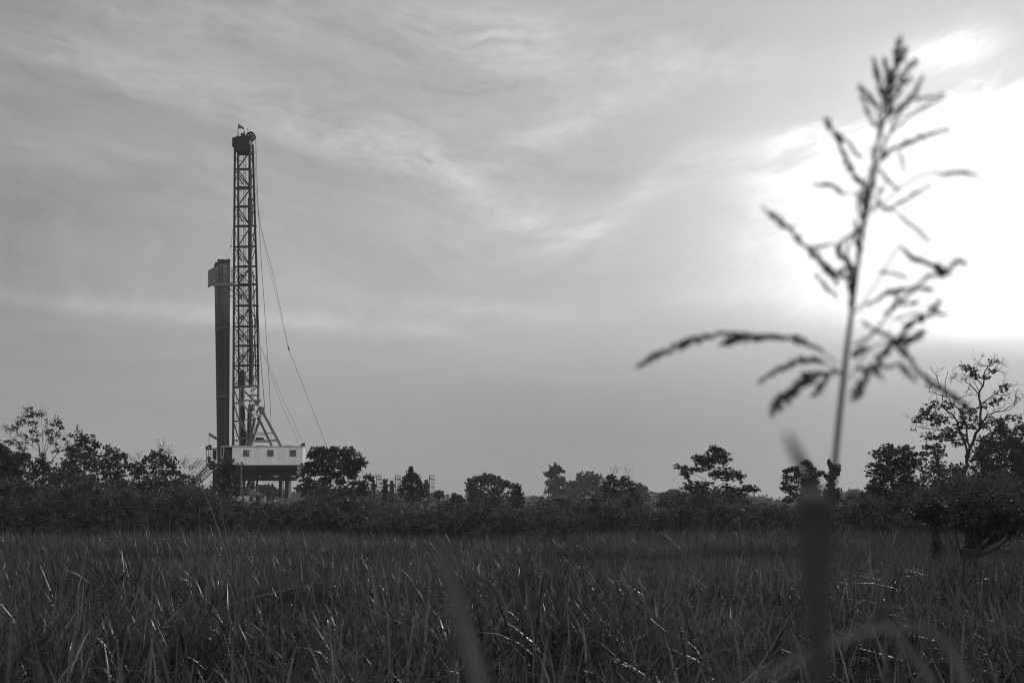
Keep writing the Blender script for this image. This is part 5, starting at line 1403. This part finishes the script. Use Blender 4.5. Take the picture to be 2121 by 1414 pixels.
for (pts_, w_) in [([(1772, 600), (1778, 520), (1772, 470)], 12), ([(1786, 500), (1796, 430), (1786, 370)], 12), ([(1780, 480), (1800, 420), (1812, 370)], 12),
                   ([(1800, 410), (1812, 350), (1806, 300)], 11), ([(1806, 380), (1826, 320), (1838, 280)], 11), ([(1816, 320), (1824, 270), (1816, 225)], 11),
                   ([(1822, 280), (1840, 235), (1846, 200)], 11), ([(1768, 560), (1752, 530), (1760, 490)], 11), ([(1790, 470), (1776, 430), (1780, 395)], 10),
                   ([(1760, 640), (1768, 590), (1764, 560)], 12), ([(1830, 240), (1858, 200), (1872, 160)], 12), ([(1826, 230), (1834, 180), (1842, 140)], 13)]:
    raceme(pts_, w_, ID)
for q in Z2L: raceme(q[0], q[1], Z2, *(q[2:] if len(q) > 2 else ()))

# broad blurred leaves right in front of the camera
def ribbon(name, label, pts, Y0, Y1, cat, m='bigleaf', ground=True):
    """pts: (px, py, half width px) from base to tip; leaf blade with a centre crease"""
    n = len(pts); cen = []
    for i, (x, y, w) in enumerate(pts):
        Y = Y0 + (Y1 - Y0) * i / (n - 1)
        cen.append((P(x, y, Y), w * Y / F * ({'arch': 0.6, 'paleleaf': 0.82}.get(m, 1.0))))
    b = MB(); fine = []
    for i in range(n - 1):
        for k in range(6):
            t = k / 6
            t2 = t * t * (3 - 2 * t) if False else t
            fine.append((cen[i][0].lerp(cen[i + 1][0], t2), cen[i][1] * (1 - t) + cen[i + 1][1] * t))
    fine.append(cen[-1])
    if ground:
        fine.insert(0, (Vector((fine[0][0].x, fine[0][0].y + .05, 0)), fine[0][1] * .6))
    V = []; m_ = len(fine)
    for i, (p, w) in enumerate(fine):
        d = (fine[min(i + 1, m_ - 1)][0] - fine[max(i - 1, 0)][0]).normalized()
        s_ = d.cross(Vector((0, 1, 0)))
        s_ = s_.normalized() if s_.length > .05 else Vector((1, 0, 0))
        if s_.x < 0: s_ = -s_
        for q in (-1, -.5, 0, .5, 1):
            V.append(tuple(p + s_ * w * q + Vector((0, w * (0.45 - .45 * abs(q)), 0))))
    fs = [(i * 5 + j, i * 5 + j + 1, (i + 1) * 5 + j + 1, (i + 1) * 5 + j) for i in range(m_ - 1) for j in range(4)]
    b.add(V, fs)
    root = thing(name, (fine[0][0].x, fine[0][0].y, 0 if ground else fine[0][0].z), label, cat)
    b.build("blade", M[m], root, True)
    return root
root_l = ribbon("broad_reed_leaf", "wide dark blurred upright leaf with folded top and slanting tip, close in front", [(1700, 1500, 15), (1697, 1414, 18), (1694, 1300, 24), (1691, 1200, 28), (1688, 1120, 31), (1685, 1060, 31), (1684, 1040, 29)], 0.98, 0.98, "reed leaf")
# folded tip continues as a child part
def tip_part(root):
    b = MB(); Y = 0.97
    L = [(1655, 1042), (1657, 1004), (1651, 968), (1638, 938), (1625, 896)]
    Rr = [(1713, 1042), (1699, 1010), (1684, 978), (1665, 943), (1634, 896)]
    V = []
    for i in range(5):
        for j in range(5):
            t = j / 4; x = L[i][0] + (Rr[i][0] - L[i][0]) * t; y = L[i][1] + (Rr[i][1] - L[i][1]) * t
            V.append(tuple(P(x, y, Y - 0.006 * math.sin(math.pi * t) - .004 * i)))
    b.add(V, [(i * 5 + j, i * 5 + j + 1, (i + 1) * 5 + j + 1, (i + 1) * 5 + j) for i in range(4) for j in range(4)])
    b.build("folded_tip", M['bigleaf'], root, True)
    b = MB()
    V = []
    for i, (yy, dY) in enumerate(((1050, -.004), (1040, -.012), (1026, -.014), (1008, -.010))):
        for j in range(5):
            t = j / 4; V.append(tuple(P(1657 + (55 - max(0, 1040 - yy) * .35) * t, yy + 2 * math.sin(math.pi * t), .97 + dY)))
    b.add(V, [(i * 5 + j, i * 5 + j + 1, (i + 1) * 5 + j + 1, (i + 1) * 5 + j) for i in range(3) for j in range(4)])
    b.build("leaf_fold", M['paleleaf'], root, True)  # highlight on the fold put into the colour, paler than the blade
tip_part(root_l)
ribbon("arching_leaf", "blurred leaf arching over from the right and drooping to bottom centre right", [(2010, 1440, 22), (1985, 1370, 20), (1955, 1325, 17), (1915, 1300, 14), (1860, 1294, 13), (1790, 1305, 12), (1700, 1342, 13), (1620, 1380, 12), (1540, 1410, 7)], 1.25, 1.0, "leaf", 'arch')
ribbon("slanting_leaf", "narrow blurred leaf slanting down beneath the arching leaf on the right", [(1945, 1440, 13), (1915, 1390, 13), (1880, 1340, 12), (1845, 1305, 9), (1815, 1285, 3)], 1.3, 1.2, "leaf", 'arch')
ribbon("slanting_leaf", "pale blurred leaf slanting up left at bottom centre", [(1000, 1440, 20), (985, 1380, 20), (965, 1310, 20), (945, 1240, 17), (925, 1175, 12), (908, 1120, 3)], 1.25, 1.15, "leaf", 'paleleaf')

# ================================================================== haze: one even volume round everything
hb = MB(); hb.box((-1250, -320, -1.0), (1250, 1600, 60.0))
me = bpy.data.meshes.new("haze"); V = np.concatenate(hb.v); me.from_pydata([tuple(v) for v in V], [], [tuple(int(i) for i in f) for f in hb.f[0]])
haze = bpy.data.objects.new("haze", me); COL.objects.link(haze)
hm = bpy.data.materials.new("haze_air"); hm.use_nodes = True
t = hm.node_tree
for n in list(t.nodes): t.nodes.remove(n)
pv = t.nodes.new('ShaderNodeVolumePrincipled'); pv.inputs['Color'].default_value = (.95, .95, .95, 1)
pv.inputs['Density'].default_value = 0.00028; pv.inputs['Anisotropy'].default_value = 0.0
om = t.nodes.new('ShaderNodeOutputMaterial'); t.links.new(pv.outputs[0], om.inputs['Volume'])
me.materials.append(hm)
tag(haze, "thin evening haze over the field", kind='stuff')
